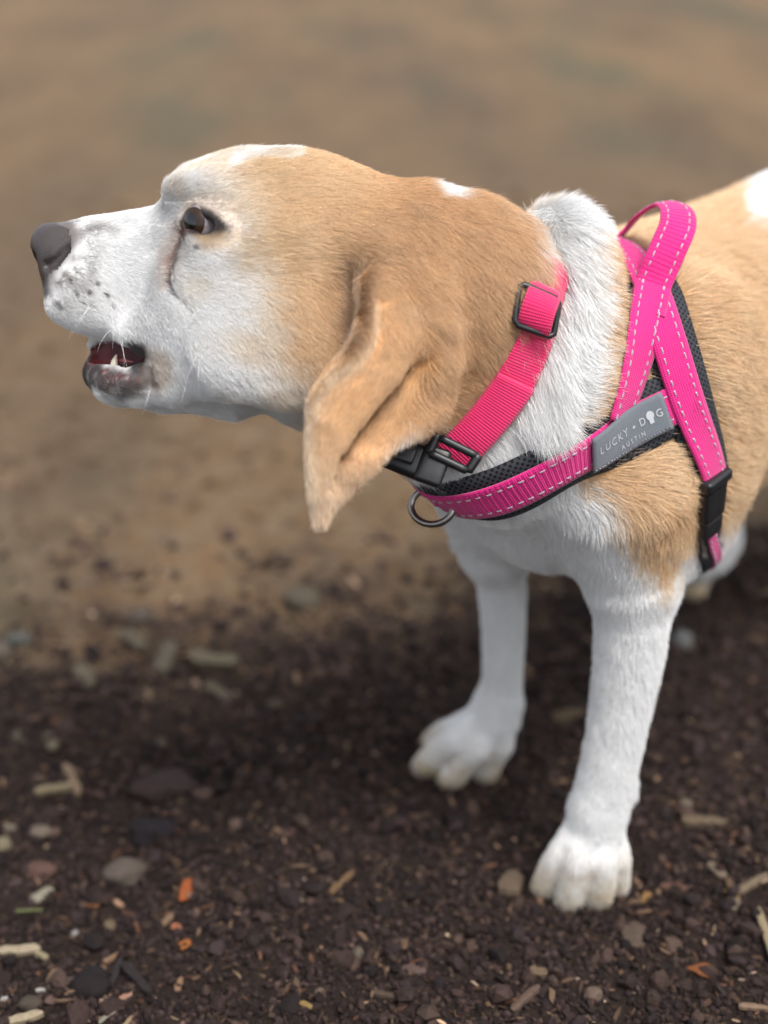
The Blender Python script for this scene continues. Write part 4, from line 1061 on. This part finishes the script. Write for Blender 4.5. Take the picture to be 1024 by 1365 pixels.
for (a, b_, bow) in (((158, 446), (171, 497), 3), ((163, 450), (166, 488), 2), ((150, 438), (130, 470), -4), ((128, 404), (92, 452), -6), ((262, 470), (243, 515), 4), ((268, 474), (266, 522), -3),
                   ((148, 406), (150, 466), 5), ((120, 405), (96, 447), 3), ((250, 505), (240, 540), 2), ((200, 520), (190, 552), 2)):
    p0 = surf_pt(*a); p1 = P(b_[0], b_[1], p0[2]-.006); m_ = (p0+p1)/2+np.array([bow*.0004, -bow*.0002, -.004])
    ts = np.linspace(0, 1, 9); pts_w = [cam2world((1-t)**2*p0+2*t*(1-t)*m_+t*t*p1) for t in ts]
    tube('whisker', pts_w, [.00010*(1-.8*t) for t in ts], WHISK, dog, 5)
for (a, za, b_, r) in [((725, 1186), .006, (718, 1199), .0022), ((759, 1199), .007, (754, 1213), .0024), ((797, 1196), .007, (797, 1210), .0024), ((817, 1180), .006, (820, 1194), .0022),
                       ((574, 992), .006, (560, 997), .0022), ((567, 1024), .007, (555, 1034), .0024), ((600, 1040), .007, (592, 1052), .0024), ((642, 1034), .006, (640, 1046), .0022)]:
    A = GP(a[0], a[1], za); E = GP(b_[0], b_[1], .002); ts = np.linspace(0, 1, 6)
    tube('claw', [cam2world(A+(E-A)*t+np.array([0, .001*math.sin(t*3.1), 0])) for t in ts], [r*(1-.75*t**1.5) for t in ts], HORN, dog, 8)
print('face', round(time.time()-T0, 1))
# ------------------------------------------------------------------ ground: dark mulch in front, dry trodden earth behind
PAWS = np.array([ground_pt(772, 1172)[:2], ground_pt(615, 1012)[:2], ground_pt(918, 772)[:2]])
def ground_h(x, y):
    p = np.stack([x, y, np.zeros_like(x)], -1)
    near_ = smooth01(3.0, 1.2, y)
    h = .010*noise3(p, 4.5, 51)+.0055*noise3(p, 17., 52)+.0032*noise3(p, 55., 53)*near_+.0016*noise3(p, 140., 54)*near_
    k = np.ones_like(x)
    for a in PAWS: k = np.minimum(k, smooth01(.025, .11, np.hypot(x-a[0], y-a[1])))
    return h*k+(1-k)*(.0025+.0010*noise3(p, 140., 54))
def grow_axis(a, b, step, far_, lowside=True):
    m = list(np.arange(a, b, step)); s = step; v = m[-1]
    while v < far_: s *= 1.13; v += s; m.append(v)
    if lowside:
        s = step; v = m[0]; lo_ = []
        while v > -far_: s *= 1.13; v -= s; lo_.append(v)
        m = lo_[::-1]+m
    return np.array(m)
gx = grow_axis(-.62, .78, .0042, 220.); gy = grow_axis(.34, 1.75, .0042, 260., False)
gy = np.r_[[-200, -60, -15, -4, -1, -.3, .05, .22], gy]
GX, GY = np.meshgrid(gx, gy, indexing='ij'); GZ = ground_h(GX, GY)
V = np.stack([GX, GY, GZ], -1).reshape(-1, 3); nx_, ny_ = GX.shape
ii = np.arange(nx_*ny_).reshape(nx_, ny_)
F = np.stack([ii[:-1, :-1], ii[1:, :-1], ii[1:, 1:], ii[:-1, 1:]], -1).reshape(-1, 4)
SOIL, nt, b = nodes('mulch_and_dry_earth')
b.inputs['Roughness'].default_value = .92; b.inputs['Specular IOR Level'].default_value = .18
geo = add(nt, 'ShaderNodeNewGeometry'); sep = add(nt, 'ShaderNodeSeparateXYZ'); nt.links.new(geo.outputs['Position'], sep.inputs[0])
def noise_(scale, detail=4.0, rough=.55, far_=False):
    n = add(nt, 'ShaderNodeTexNoise', Scale=scale, Detail=detail, Roughness=rough)
    if far_:
        m_ = add(nt, 'ShaderNodeMapping'); m_.inputs['Scale'].default_value = (1.5, .45, 1); nt.links.new(geo.outputs['Position'], m_.inputs[0]); nt.links.new(m_.outputs[0], n.inputs['Vector'])
    else: nt.links.new(geo.outputs['Position'], n.inputs['Vector'])
    return n.outputs[0]
def ramp(fac, stops):
    r = add(nt, 'ShaderNodeValToRGB'); e = r.color_ramp.elements
    while len(e) < len(stops): e.new(.5)
    for el, (p, c) in zip(e, stops): el.position = p; el.color = (*c, 1)
    nt.links.new(fac, r.inputs[0]); return r.outputs[0]
def mth(op, a, bb):
    m = add(nt, 'ShaderNodeMath', operation=op)
    for i, v in enumerate((a, bb)):
        if isinstance(v, (int, float)): m.inputs[i].default_value = v
        else: nt.links.new(v, m.inputs[i])
    return m.outputs[0]
def mixc(f, a, bb):
    m = add(nt, 'ShaderNodeMix'); m.data_type = 'RGBA'
    nt.links.new(f, m.inputs[0])
    for k, v in ((6, a), (7, bb)):
        if isinstance(v, tuple): m.inputs[k].default_value = (*v, 1)
        else: nt.links.new(v, m.inputs[k])
    return m.outputs[2]
mul_near = ramp(noise_(150., 8., .7), [(.30, (.010, .006, .005)), (.48, (.022, .0138, .011)), (.62, (.037, .0245, .0185)), (.76, (.070, .049, .034))])
mul_big = ramp(noise_(9., 3.), [(.35, (.021, .0138, .0122)), (.65, (.042, .029, .022))])
mulch = mixc(mth('MULTIPLY', noise_(28., 3.), .75), mul_near, mul_big)
dry = ramp(noise_(2.3, 6., .62, True), [(.30, (.078, .052, .031)), (.45, (.155, .097, .053)), (.58, (.205, .126, .065)), (.72, (.158, .105, .066))])
dry2 = mixc(ramp(noise_(1.6, 2., .5, True), [(.52, (0, 0, 0)), (.66, (1, 1, 1))]), dry, (.095, .092, .052))
dry3 = mixc(ramp(noise_(24., 5., .7), [(.42, (0, 0, 0)), (.62, (.75, .75, .75))]), dry2, (.205, .148, .095))
far_g = mixc(ramp(noise_(.8, 3., .5, True), [(.40, (0, 0, 0)), (.70, (.6, .6, .6))]), dry3, (.088, .068, .050))
# the mulch ends in a ragged edge that runs back to the right
edge = mth('ADD', mth('SUBTRACT', sep.outputs['Y'], mth('MULTIPLY', mth('MINIMUM', sep.outputs['X'], .45), .36)), mth('MULTIPLY', mth('SUBTRACT', noise_(9., 6., .7), .5), 1.0))
mr = add(nt, 'ShaderNodeMapRange'); mr.interpolation_type = 'SMOOTHSTEP'; mr.inputs[1].default_value = .90; mr.inputs[2].default_value = 1.26
nt.links.new(edge, mr.inputs[0])
nt.links.new(mixc(mr.outputs[0], mulch, far_g), b.inputs['Base Color'])
bp = add(nt, 'ShaderNodeBump', Strength=.9, Distance=.003); nt.links.new(noise_(240., 8., .75), bp.inputs['Height'])
bp2 = add(nt, 'ShaderNodeBump', Strength=.6, Distance=.02); nt.links.new(noise_(30., 6., .65), bp2.inputs['Height']); nt.links.new(bp2.outputs[0], bp.inputs['Normal']); nt.links.new(bp.outputs[0], b.inputs['Normal'])
ground = mesh_np('ground', V, F, SOIL); tag(ground, 'dark mulch in front turning to dry tan earth behind the dog', kind='structure')

LITTER, nt, b = nodes('litter')
at = add(nt, 'ShaderNodeAttribute', attribute_name='tint'); b.inputs['Roughness'].default_value = .85; b.inputs['Specular IOR Level'].default_value = .2
tc = add(nt, 'ShaderNodeNewGeometry'); n = add(nt, 'ShaderNodeTexNoise', Scale=420.0, Detail=4.0); r = add(nt, 'ShaderNodeMapRange'); r.inputs[3].default_value = .55; r.inputs[4].default_value = 1.4
h = add(nt, 'ShaderNodeHueSaturation'); nt.links.new(tc.outputs['Position'], n.inputs['Vector']); nt.links.new(n.outputs[0], r.inputs[0]); nt.links.new(r.outputs[0], h.inputs['Value']); nt.links.new(at.outputs['Color'], h.inputs['Color']); nt.links.new(h.outputs[0], b.inputs['Base Color'])
bp = add(nt, 'ShaderNodeBump', Strength=.6, Distance=.0008); nt.links.new(n.outputs[0], bp.inputs['Height']); nt.links.new(bp.outputs[0], b.inputs['Normal'])

def rot_rand(n, tilt=None):
    q = rng.normal(size=(n, 4)); q /= np.linalg.norm(q, axis=1)[:, None]
    w, x, y, z = q.T
    return np.stack([np.stack([1-2*(y*y+z*z), 2*(x*y-z*w), 2*(x*z+y*w)], 1), np.stack([2*(x*y+z*w), 1-2*(x*x+z*z), 2*(y*z-x*w)], 1), np.stack([2*(x*z-y*w), 2*(y*z+x*w), 1-2*(x*x+y*y)], 1)], 1)
def rot_flat(n, tilt=.25):
    a = rng.uniform(0, 2*np.pi, n); c, s = np.cos(a), np.sin(a); z = np.zeros(n); o = np.ones(n)
    Rz = np.stack([np.stack([c, -s, z], 1), np.stack([s, c, z], 1), np.stack([z, z, o], 1)], 1)
    t = rng.normal(0, tilt, n); c, s = np.cos(t), np.sin(t); Rx = np.stack([np.stack([o, z, z], 1), np.stack([z, c, -s], 1), np.stack([z, s, c], 1)], 1)
    t = rng.normal(0, tilt, n); c, s = np.cos(t), np.sin(t); Ry = np.stack([np.stack([c, z, s], 1), np.stack([z, o, z], 1), np.stack([-s, z, c], 1)], 1)
    return Rz @ Rx @ Ry
_bm = bmesh.new(); bmesh.ops.create_icosphere(_bm, subdivisions=1, radius=1.0); ICO_V = np.array([v.co[:] for v in _bm.verts]); ICO_F = np.array([[v.index for v in f.verts] for f in _bm.faces]); _bm.free()
_bm = bmesh.new(); bmesh.ops.create_icosphere(_bm, subdivisions=3, radius=1.0); IC3_V = np.array([v.co[:] for v in _bm.verts]); IC3_F = np.array([[v.index for v in f.verts] for f in _bm.faces]); _bm.free()
# a flake: ragged hexagon with thickness
FL_V = np.array([[math.cos(a)*r, math.sin(a)*r*.55, z] for z in (-.5, .5) for a, r in zip(np.linspace(0, 2*np.pi, 6, endpoint=False), (1, .8, .95, .85, .8, 1.0))])
FL_F = np.array([[0, 1, 2], [0, 2, 3], [0, 3, 4], [0, 4, 5], [6, 8, 7], [6, 9, 8], [6, 10, 9], [6, 11, 10]]+[t for i in range(6) for t in ([i, 6+i, 6+(i+1) % 6], [i, 6+(i+1) % 6, (i+1) % 6])])[:, ::-1]
def scatter(name, BVt, BFc, x, y, size, asp, R, tint, jitter, sink, label=None):
    n = len(x); k = len(BVt)
    V = BVt[None]*(1+jitter*rng.uniform(-1, 1, (n, k, 1)))+jitter*.35*rng.normal(size=(n, k, 3))
    V = np.einsum('nij,nkj->nki', R, V*(size[:, None]*asp)[:, None])
    lowz = V[..., 2].min(1); z = ground_h(x, y)-lowz*(1-sink)*1.0-size*sink*.6
    V += np.stack([x, y, np.where(lowz < 0, ground_h(x, y)-lowz*(1-sink)-0.0004, z)], 1)[:, None]
    F = (BFc[None]+np.arange(n)[:, None, None]*k).reshape(-1, BFc.shape[1])
    o = mesh_np(name, V.reshape(-1, 3), F, LITTER, smooth=False)
    c = np.repeat(np.c_[tint, np.ones(n)][:, None], k, 1).reshape(-1, 4)
    ca = o.data.color_attributes.new('tint', 'FLOAT_COLOR', 'POINT'); ca.data.foreach_set('color', c.astype(np.float32).ravel())
    tag(o, label, kind='stuff'); return o
def spots(n, y0, y1, bias=1.0, margin=1.40):
    u = rng.random(n)**bias; y = y0+(y1-y0)*u; d = y*cp+CAMH*sp
    return rng.uniform(-1, 1, n)*margin*(CX/FPX)*d, y
def pick(pal, n, sd=.22):
    a = np.array([.78, .68, .65])* np.array(pal)[rng.integers(0, len(pal), n)]; return np.clip(a*np.exp(rng.normal(0, sd, (n, 1))), .004, .7)
DARK = [(.024, .016, .015), (.032, .022, .019), (.045, .031, .026), (.020, .015, .015), (.060, .043, .034), (.038, .027, .028)]
WOODY = [(.075, .050, .033), (.11, .075, .048), (.055, .036, .028), (.16, .115, .075), (.042, .030, .026), (.10, .055, .034)]
PALE = [(.34, .27, .18), (.27, .21, .14), (.42, .35, .25), (.22, .16, .11), (.30, .24, .19)]
n = 60000; x, y = spots(n, .50, 1.45, 1.25); keep_ = rng.random(n) > smooth01(.88, 1.15, y-.36*x); x, y = x[keep_], y[keep_]; n = len(x); s = .0007+.0019*rng.random(n)**2.2+.0035*(rng.random(n) < .05)*rng.random(n)
s *= np.interp(y, [.5, .8, 1.4], [1.0, 1.25, 1.8])
scatter('soil_crumbs', ICO_V, ICO_F, x, y, s, np.stack([np.ones(n), rng.uniform(.6, 1, n), rng.uniform(.5, .9, n)], 1), rot_rand(n), pick(DARK, n, .3), .22, .35, 'dark crumbs of soil and mulch covering the ground')
n = 700; x, y = spots(n, .50, 1.2, 1.0); s = .0030+.0060*rng.random(n)**2; far_ = np.min([np.hypot(x-a[0], y-a[1]) for a in PAWS], axis=0) > .06; x, y, s = x[far_], y[far_], s[far_]; n = len(x)
scatter('soil_lumps', IC3_V[:162] if False else ICO_V, ICO_F, x, y, s, np.stack([np.ones(n), rng.uniform(.6, 1, n), rng.uniform(.45, .75, n)], 1), rot_flat(n, .4), pick(DARK, n, .3), .24, .55, 'dark lumps of soil standing out of the mulch')
n = 13000; x, y = spots(n, .50, 1.30, 1.1); keep_ = rng.random(n) > smooth01(.92, 1.20, y-.36*x); x, y = x[keep_], y[keep_]; n = len(x); s = .0016+.0042*rng.random(n)**2
scatter('bark_shreds', FL_V, FL_F, x, y, s, np.stack([np.ones(n), rng.uniform(.25, .9, n), rng.uniform(.12, .35, n)], 1), rot_flat(n, .35), pick(WOODY+DARK, n, .3), .18, .1, 'small shreds of brown bark mixed into the mulch')
n = 900; x, y = spots(n, .50, 1.3, .9); s = .0010+.0026*rng.random(n)**2
scatter('wood_fragments', FL_V, FL_F, x, y, s, np.stack([np.ones(n), rng.uniform(.25, .8, n), rng.uniform(.15, .35, n)], 1), rot_flat(n, .3), pick(PALE, n, .3), .18, .1, 'tiny pale wood fragments sprinkled on the mulch')
n = 1500; x, y = spots(n, .92, 2.6, 1.5); keep_ = (y-.36*x > .88+.34*rng.random(n)) | (rng.random(n) < .12); x, y = x[keep_], y[keep_]; n = len(x); s = (.003+.009*rng.random(n)**2)*np.interp(y, [1, 2.5], [1, 1.6])
scatter('dry_leaf_litter', FL_V, FL_F, x, y, s, np.stack([np.ones(n), rng.uniform(.4, .9, n), rng.uniform(.10, .3, n)], 1), rot_flat(n, .25), pick([(.17, .125, .08), (.21, .16, .11), (.13, .095, .062), (.10, .07, .045)], n, .25), .2, .1, 'dry pale leaf litter and chips on the tan earth')

# --- pieces one can pick out, each an object of its own
def piece(kind, name, px, py, w, h, ang, col, label, cat, group=None):
    col = tuple(v*(.46 if kind == 'stone' else .58)*(.50 if py < 1000 else .9) for v in col)
    g = ground_pt(px, py); d = world2cam(g)[2]; sc = d/FPX; L, Wd = w*sc, h*sc
    if kind in ('stick', 'chip', 'leaf'):
        fore = CAMH/math.hypot(CAMH, g[1]);  # foreshortening of lengths that run away from the camera
    a = math.radians(ang)
    if kind == 'stone':
        V = IC3_V.copy(); rough_ = .26 if name in ('clod', 'bark_lump') else .15; V *= (1+rough_*1.3*noise3(V+px, 1.3, int(px) % 97)+rough_*.8*noise3(V+py, 2.7, 5)+rough_*.35*noise3(V+py, 6.1, 6))[:, None]
        V = V*np.array([L/2, (L+Wd)/4.2, Wd/2*.92]); F = IC3_F; lift_ = Wd/2*.92*(.12 if name in ('clod', 'bark_lump') else .42)
    else:
        m = 9; t = np.linspace(-.5, .5, m); rows = []
        if kind == 'leaf': half = .5*np.sqrt(np.clip(1-(2*t)**2, .03, 1))*(1+.25*np.sin(7*t+px)); th = .0006; bow = .10*L
        elif kind == 'stick': half = .5*np.interp(t, [-.5, -.44, .40, .5], [.55, 1, .9, .30]); th = Wd*.55; bow = .02*L
        else: half = .5*np.interp(t, [-.5, -.38, .35, .5], [.45, 1, .9, .4]); th = max(.0012, Wd*.28); bow = .04*L
        half = half*Wd*(1+.14*rng.uniform(-1, 1, m))
        V = []
        for i in range(m):
            z0 = bow*(1-(2*t[i])**2)*.5; c_ = .10*Wd*rng.uniform(-1, 1)
            for (yy, zz) in ((-1, 0), (-.95, 1), (-.3, 1.12+.1*rng.random()), (.35, 1.05+.1*rng.random()), (.95, .95), (1, 0)): V.append((t[i]*L, yy*half[i]+c_, z0+zz*th))
        V = np.array(V); F = [[i*6+j, i*6+(j+1) % 6, (i+1)*6+(j+1) % 6, (i+1)*6+j] for i in range(m-1) for j in range(6)]
        V = np.r_[V, [V[:6].mean(0), V[-6:].mean(0)]]; k = len(V)
        F += [[k-2, (j+1) % 6, j, j] for j in ()]
        capf = [(k-2, (j+1) % 6, j) for j in range(6)]+[(k-1, (m-1)*6+j, (m-1)*6+(j+1) % 6) for j in range(6)]
        F = [tuple(f) for f in F]+capf; lift_ = .0009
        # turned on the ground so that it points along the picture angle: stretch of the away axis undone by the view
        ca_, sa_ = math.cos(a), math.sin(a)/max(.35, fore); L_ = math.hypot(ca_, sa_); a = math.atan2(sa_, ca_); V[:, 0] *= L_ if abs(ang) > 5 else 1
    ca_, sa_ = math.cos(a), math.sin(a); V = V @ np.array([[ca_, sa_, 0], [-sa_, ca_, 0], [0, 0, 1.0]])
    if kind != 'stone': V = V @ np.array(Matrix.Rotation(rng.normal(0, .10), 3, 'X') @ Matrix.Rotation(rng.normal(0, .08), 3, 'Y')).T
    me = bpy.data.meshes.new(name); me.from_pydata(V.tolist(), [], [tuple(int(q) for q in f) for f in F]); me.update()
    me.polygons.foreach_set('use_smooth', [kind == 'stone']*len(me.polygons))
    bm = bmesh.new(); bm.from_mesh(me); bmesh.ops.recalc_face_normals(bm, faces=bm.faces[:]); bm.to_mesh(me); bm.free()
    cl = me.color_attributes.new('tint', 'FLOAT_COLOR', 'POINT'); cv_ = np.tile((*col, 1.0), (len(me.vertices), 1)); cl.data.foreach_set('color', cv_.astype(np.float32).ravel())
    me.materials.append(LITTER)
    o = bpy.data.objects.new(name, me); COL.objects.link(o)
    gz = float(ground_h(np.array([g[0]]), np.array([g[1]]))[0]); o.location = (g[0], g[1]-(.35*Wd if kind == 'stone' else 0), gz+lift_)
    return tag(o, label, cat, group)
CR, TN, OR, BR, GB, RD = (.52, .42, .28), (.30, .21, .125), (.48, .13, .04), (.11, .072, .046), (.17, .135, .11), (.20, .11, .085)
DK = (.030, .021, .021)
ST, CH, LF_ = 'pebbles in the mulch', 'wood chips in the mulch', 'orange leaf scraps'
for args in [
    ('stick', 'wood_splinter', 22, 1256, 62, 14, 2, CR, 'thick cream split wood splinter at the left edge, upper one of two', 'wood chip', CH),
    ('stick', 'wood_splinter', 54, 1264, 22, 10, -30, (.40, .33, .20), 'short yellowish splinter touching the end of the thick cream splinter', 'wood chip', CH),
    ('stick', 'wood_splinter', 24, 1355, 66, 13, 10, CR, 'cream wood splinter slanting out of the bottom left corner', 'wood chip', CH),
    ('stone', 'stone', 168, 1142, 60, 42, 0, (.20, .155, .125), 'large round grey brown stone on the left mulch', 'stone', None),
    ('stone', 'stone', 55, 1145, 42, 24, 0, RD, 'flat reddish stone left of the large round stone', 'stone', ST),
    ('chip', 'wood_chip', 54, 1178, 27, 18, 40, (.40, .35, .26), 'blunt pale chip just above the green grass blade', 'wood chip', CH),
    ('stick', 'grass_blade', 45, 1195, 52, 4.5, 8, (.20, .21, .09), 'single dull green grass blade lying by a pale chip', 'grass blade', None),
    ('leaf', 'leaf_scrap', 251, 1190, 32, 22, 62, OR, 'largest orange leaf scrap, right of the round stone', 'leaf', LF_),
    ('leaf', 'leaf_scrap', 237, 1237, 19, 14, -35, (.46, .17, .09), 'pinkish orange leaf scrap in the middle of the three on the left', 'leaf', LF_),
    ('leaf', 'leaf_scrap', 247, 1261, 17, 13, 70, (.50, .17, .045), 'bright orange leaf scrap, lowest of the three on the left', 'leaf', LF_),
    ('stick', 'wood_sliver', 121, 1190, 20, 7, -8, (.40, .17, .08), 'rusty orange sliver below the reddish stone and the round stone', 'wood chip', CH),
    ('stick', 'wood_sliver', 157, 1190, 15, 8, -25, (.52, .30, .19), 'short pink sliver directly below the large round stone', 'wood chip', CH),
    ('stone', 'pebble', 146, 1221, 19, 17, 0, (.26, .19, .11), 'small tan pebble under the pink sliver', 'stone', ST),
    ('stone', 'pebble', 99, 1224, 12, 10, 0, (.45, .42, .40), 'small whitish pebble left of the tan pebble', 'stone', ST),
    ('stone', 'bark_lump', 122, 1299, 60, 40, 0, DK, 'big dark crumbling bark lump near the bottom left', 'bark', None),
    ('stick', 'bark_strip', 154, 1292, 38, 10, 80, (.045, .034, .033), 'dark upright bark strip right of the bark lump', 'bark', None),
    ('stick', 'bark_strip', 182, 1305, 58, 14, -42, (.038, .028, .027), 'dark slanting bark strip pointing down right of the lump', 'bark', None),
    ('stick', 'wood_sliver', 150, 1268, 24, 8, 25, (.32, .19, .11), 'tan sliver lying on top of the dark bark lump', 'wood chip', CH),
    ('leaf', 'seed_husk', 144, 1356, 28, 10, 52, (.36, .33, .25), 'pale grey green pointed husk at the bottom left', 'husk', None),
    ('stick', 'wood_sliver', 171, 1359, 22, 6, 65, (.46, .33, .20), 'thin yellowish sliver right of the pale husk', 'wood chip', CH),
    ('chip', 'wood_chip', 168, 1329, 15, 10, 40, (.46, .25, .17), 'pink chip above the thin yellowish sliver', 'wood chip', CH),
    ('chip', 'wood_chip', 137, 1339, 13, 7, -60, (.46, .30, .22), 'small pinkish chip left of the pink chip', 'wood chip', CH),
    ('chip', 'wood_chip', 239, 1311, 16, 9, 80, (.32, .19, .11), 'upright tan chip below the three orange leaf scraps', 'wood chip', CH),
    ('stone', 'pebble', 42, 1328, 30, 24, 0, (.13, .10, .075), 'brown pebble between the two cream splinters', 'stone', ST),
    ('chip', 'wood_chip', 54, 1314, 14, 6, 0, (.50, .46, .40), 'thin whitish chip above the brown pebble', 'wood chip', CH),
    ('chip', 'wood_chip', 4, 1331, 12, 8, 20, (.55, .52, .48), 'white chip cut by the left edge under the thick splinter', 'wood chip', CH),
    ('stick', 'wood_sliver', 456, 1187, 42, 9, 44, (.26, .155, .08), 'lone tan stick lying diagonally left of the near paw', 'wood chip', CH),
    ('stone', 'pebble', 477, 1277, 17, 24, 0, (.22, .175, .13), 'tall beige pebble at the lower middle', 'stone', ST),
    ('stone', 'pebble', 427, 1333, 15, 13, 0, (.24, .165, .12), 'small pinkish pebble near the bottom, left of centre', 'stone', ST),
    ('stick', 'wood_sliver', 411, 1355, 22, 8, -20, (.36, .235, .085), 'yellow sliver at the bottom edge left of centre', 'wood chip', CH),
    ('chip', 'wood_chip', 552, 1312, 32, 13, -12, (.15, .095, .08), 'purplish brown chip over a dark hollow near the bottom', 'wood chip', CH),
    ('stick', 'bark_strip', 530, 1347, 62, 10, -6, (.11, .078, .056), 'long brown bark strip along the bottom middle', 'bark', None),
    ('chip', 'wood_chip', 680, 1186, 36, 30, 60, (.20, .14, .095), 'broad tan chip just left of the near front paw', 'wood chip', CH),
    ('chip', 'wood_chip', 843, 1262, 34, 28, 70, (.135, .095, .070), 'broad brown chip standing right below the near paw', 'wood chip', CH),
    ('leaf', 'leaf_scrap', 937, 1305, 44, 20, -14, (.30, .105, .04), 'rusty orange leaf lying at the lower right', 'leaf', LF_),
    ('stone', 'pebble', 788, 1337, 26, 20, 0, (.25, .17, .13), 'rounded pinkish pebble near the bottom, right of centre', 'stone', ST),
    ('stick', 'bark_strip', 700, 1347, 48, 11, 34, (.17, .11, .082), 'curved reddish bark strip left of the rounded pink pebble', 'bark', None),
    ('chip', 'wood_chip', 717, 1310, 24, 15, -10, (.21, .145, .09), 'tan chip above the curved reddish bark strip', 'wood chip', CH),
    ('stick', 'wood_splinter', 1018, 1266, 62, 11, 88, (.42, .34, .20), 'pale upright splinter at the right edge', 'wood chip', CH),
    ('stick', 'wood_splinter', 1008, 1357, 50, 9, -4, (.32, .21, .14), 'brown splinter in the bottom right corner', 'wood chip', CH),
    ('stick', 'wood_splinter', 1000, 1199, 52, 11, 22, (.26, .195, .125), 'tan splinter rising to the right edge above the pale one', 'wood chip', CH),
    ('leaf', 'leaf_scrap', 975, 1213, 26, 14, -40, (.30, .17, .055), 'yellow brown leaf scrap at the foot of the tan splinter', 'leaf', LF_),
    ('chip', 'wood_chip', 976, 1222, 20, 16, 50, (.24, .185, .13), 'beige chip left of the yellow brown leaf scrap', 'wood chip', CH),
    ('leaf', 'leaf_scrap', 860, 1204, 18, 11, 45, (.34, .185, .07), 'small ochre leaf scrap right of the near paw', 'leaf', LF_),
    ('chip', 'wood_chip', 897, 1196, 36, 14, -4, (.17, .085, .062), 'reddish chip right of the ochre leaf scrap', 'wood chip', CH),
    ('chip', 'wood_chip', 953, 1182, 24, 15, -50, (.22, .165, .12), 'beige chip above the reddish chip on the right', 'wood chip', CH),
    ('stick', 'wood_splinter', 937, 1115, 62, 15, 0, (.20, .145, .092), 'flat tan splinter lying level, right of the near leg', 'wood chip', CH),
    ('stone', 'pebble', 910, 1090, 20, 17, 0, (.24, .185, .135), 'beige pebble above the flat tan splinter', 'stone', ST),
    ('chip', 'wood_chip', 757, 962, 44, 22, 15, (.21, .15, .085), 'tan chip on the ground between the two front legs', 'wood chip', CH),
    ('stick', 'wood_splinter', 72, 1046, 50, 13, 8, (.33, .26, .16), 'long pale splinter in the cluster above the left stones', 'wood chip', CH),
    ('stick', 'wood_splinter', 96, 1036, 44, 14, -48, (.32, .22, .14), 'tan splinter crossing the long pale splinter', 'wood chip', CH),
    ('chip', 'wood_chip', 68, 985, 30, 17, -55, (.38, .31, .21), 'slanting pale chip left, above the splinter cluster', 'wood chip', CH),
    ('stone', 'pebble', 29, 977, 26, 20, 0, (.30, .25, .18), 'beige pebble left of the slanting pale chip', 'stone', ST),
    ('stone', 'pebble', 216, 989, 18, 17, 0, (.30, .24, .17), 'lone beige pebble in the dark mulch right of the slanting chip', 'stone', ST),
    ('stone', 'pebble', 52, 1093, 34, 18, 0, (.30, .23, .17), 'flat beige pebble above the reddish stone', 'stone', ST),
    ('stone', 'pebble', 14, 1091, 18, 15, 0, (.30, .24, .18), 'beige pebble at the left edge beside the flat one', 'stone', ST),
    ('stone', 'pebble', 5, 1116, 24, 24, 0, (.34, .28, .18), 'yellowish pebble cut by the left edge', 'stone', ST),
    ('stone', 'clod', 222, 1044, 76, 34, 0, (.075, .046, .042), 'broad reddish clod of earth above the large round stone', 'clod', None),
    ('stone', 'clod', 205, 1098, 62, 36, 0, (.034, .026, .030), 'dark purple clod of earth behind the large round stone', 'clod', None),
    ('chip', 'wood_chip', 113, 905, 34, 26, -55, (.30, .245, .165), 'pale chip far left on the mulch edge, nearest of its row', 'wood chip', CH),
    ('chip', 'wood_chip', 222, 877, 40, 24, 85, (.25, .205, .145), 'upright beige chip on the mulch edge', 'wood chip', CH),
    ('stick', 'wood_splinter', 286, 879, 66, 22, -4, (.30, .25, .165), 'long pale splinter lying level on the mulch edge', 'wood chip', CH),
    ('chip', 'wood_chip', 291, 917, 42, 20, -25, (.27, .22, .145), 'beige chip just below the long level splinter', 'wood chip', CH),
    ('stone', 'pebble', 368, 932, 26, 20, 0, (.20, .16, .105), 'dull tan pebble right of the beige chip', 'stone', ST),
    ('chip', 'wood_chip', 178, 862, 40, 22, -30, (.24, .195, .135), 'tan chip left of the upright beige chip', 'wood chip', CH),
    ('stone', 'stone', 190, 822, 34, 26, 0, (.30, .235, .19), 'pale pinkish stone on the dry earth at the left', 'stone', ST),
    ('stone', 'stone', 404, 798, 52, 34, 0, (.32, .265, .19), 'pale tan stone on the dry earth left of the far leg', 'stone', ST),
    ('stone', 'stone', 26, 847, 36, 20, 0, (.27, .27, .24), 'bluish grey stone at the far left of the dry earth', 'stone', ST),
    ('stone', 'stone', 4, 862, 26, 26, 0, (.42, .34, .28), 'pinkish white stone cut by the left edge', 'stone', ST),
    ('stone', 'stone', 907, 864, 32, 34, 0, (.52, .52, .49), 'pale whitish stone behind the near front leg', 'stone', ST),
]: piece(*args)
print('ground', round(time.time()-T0, 1))
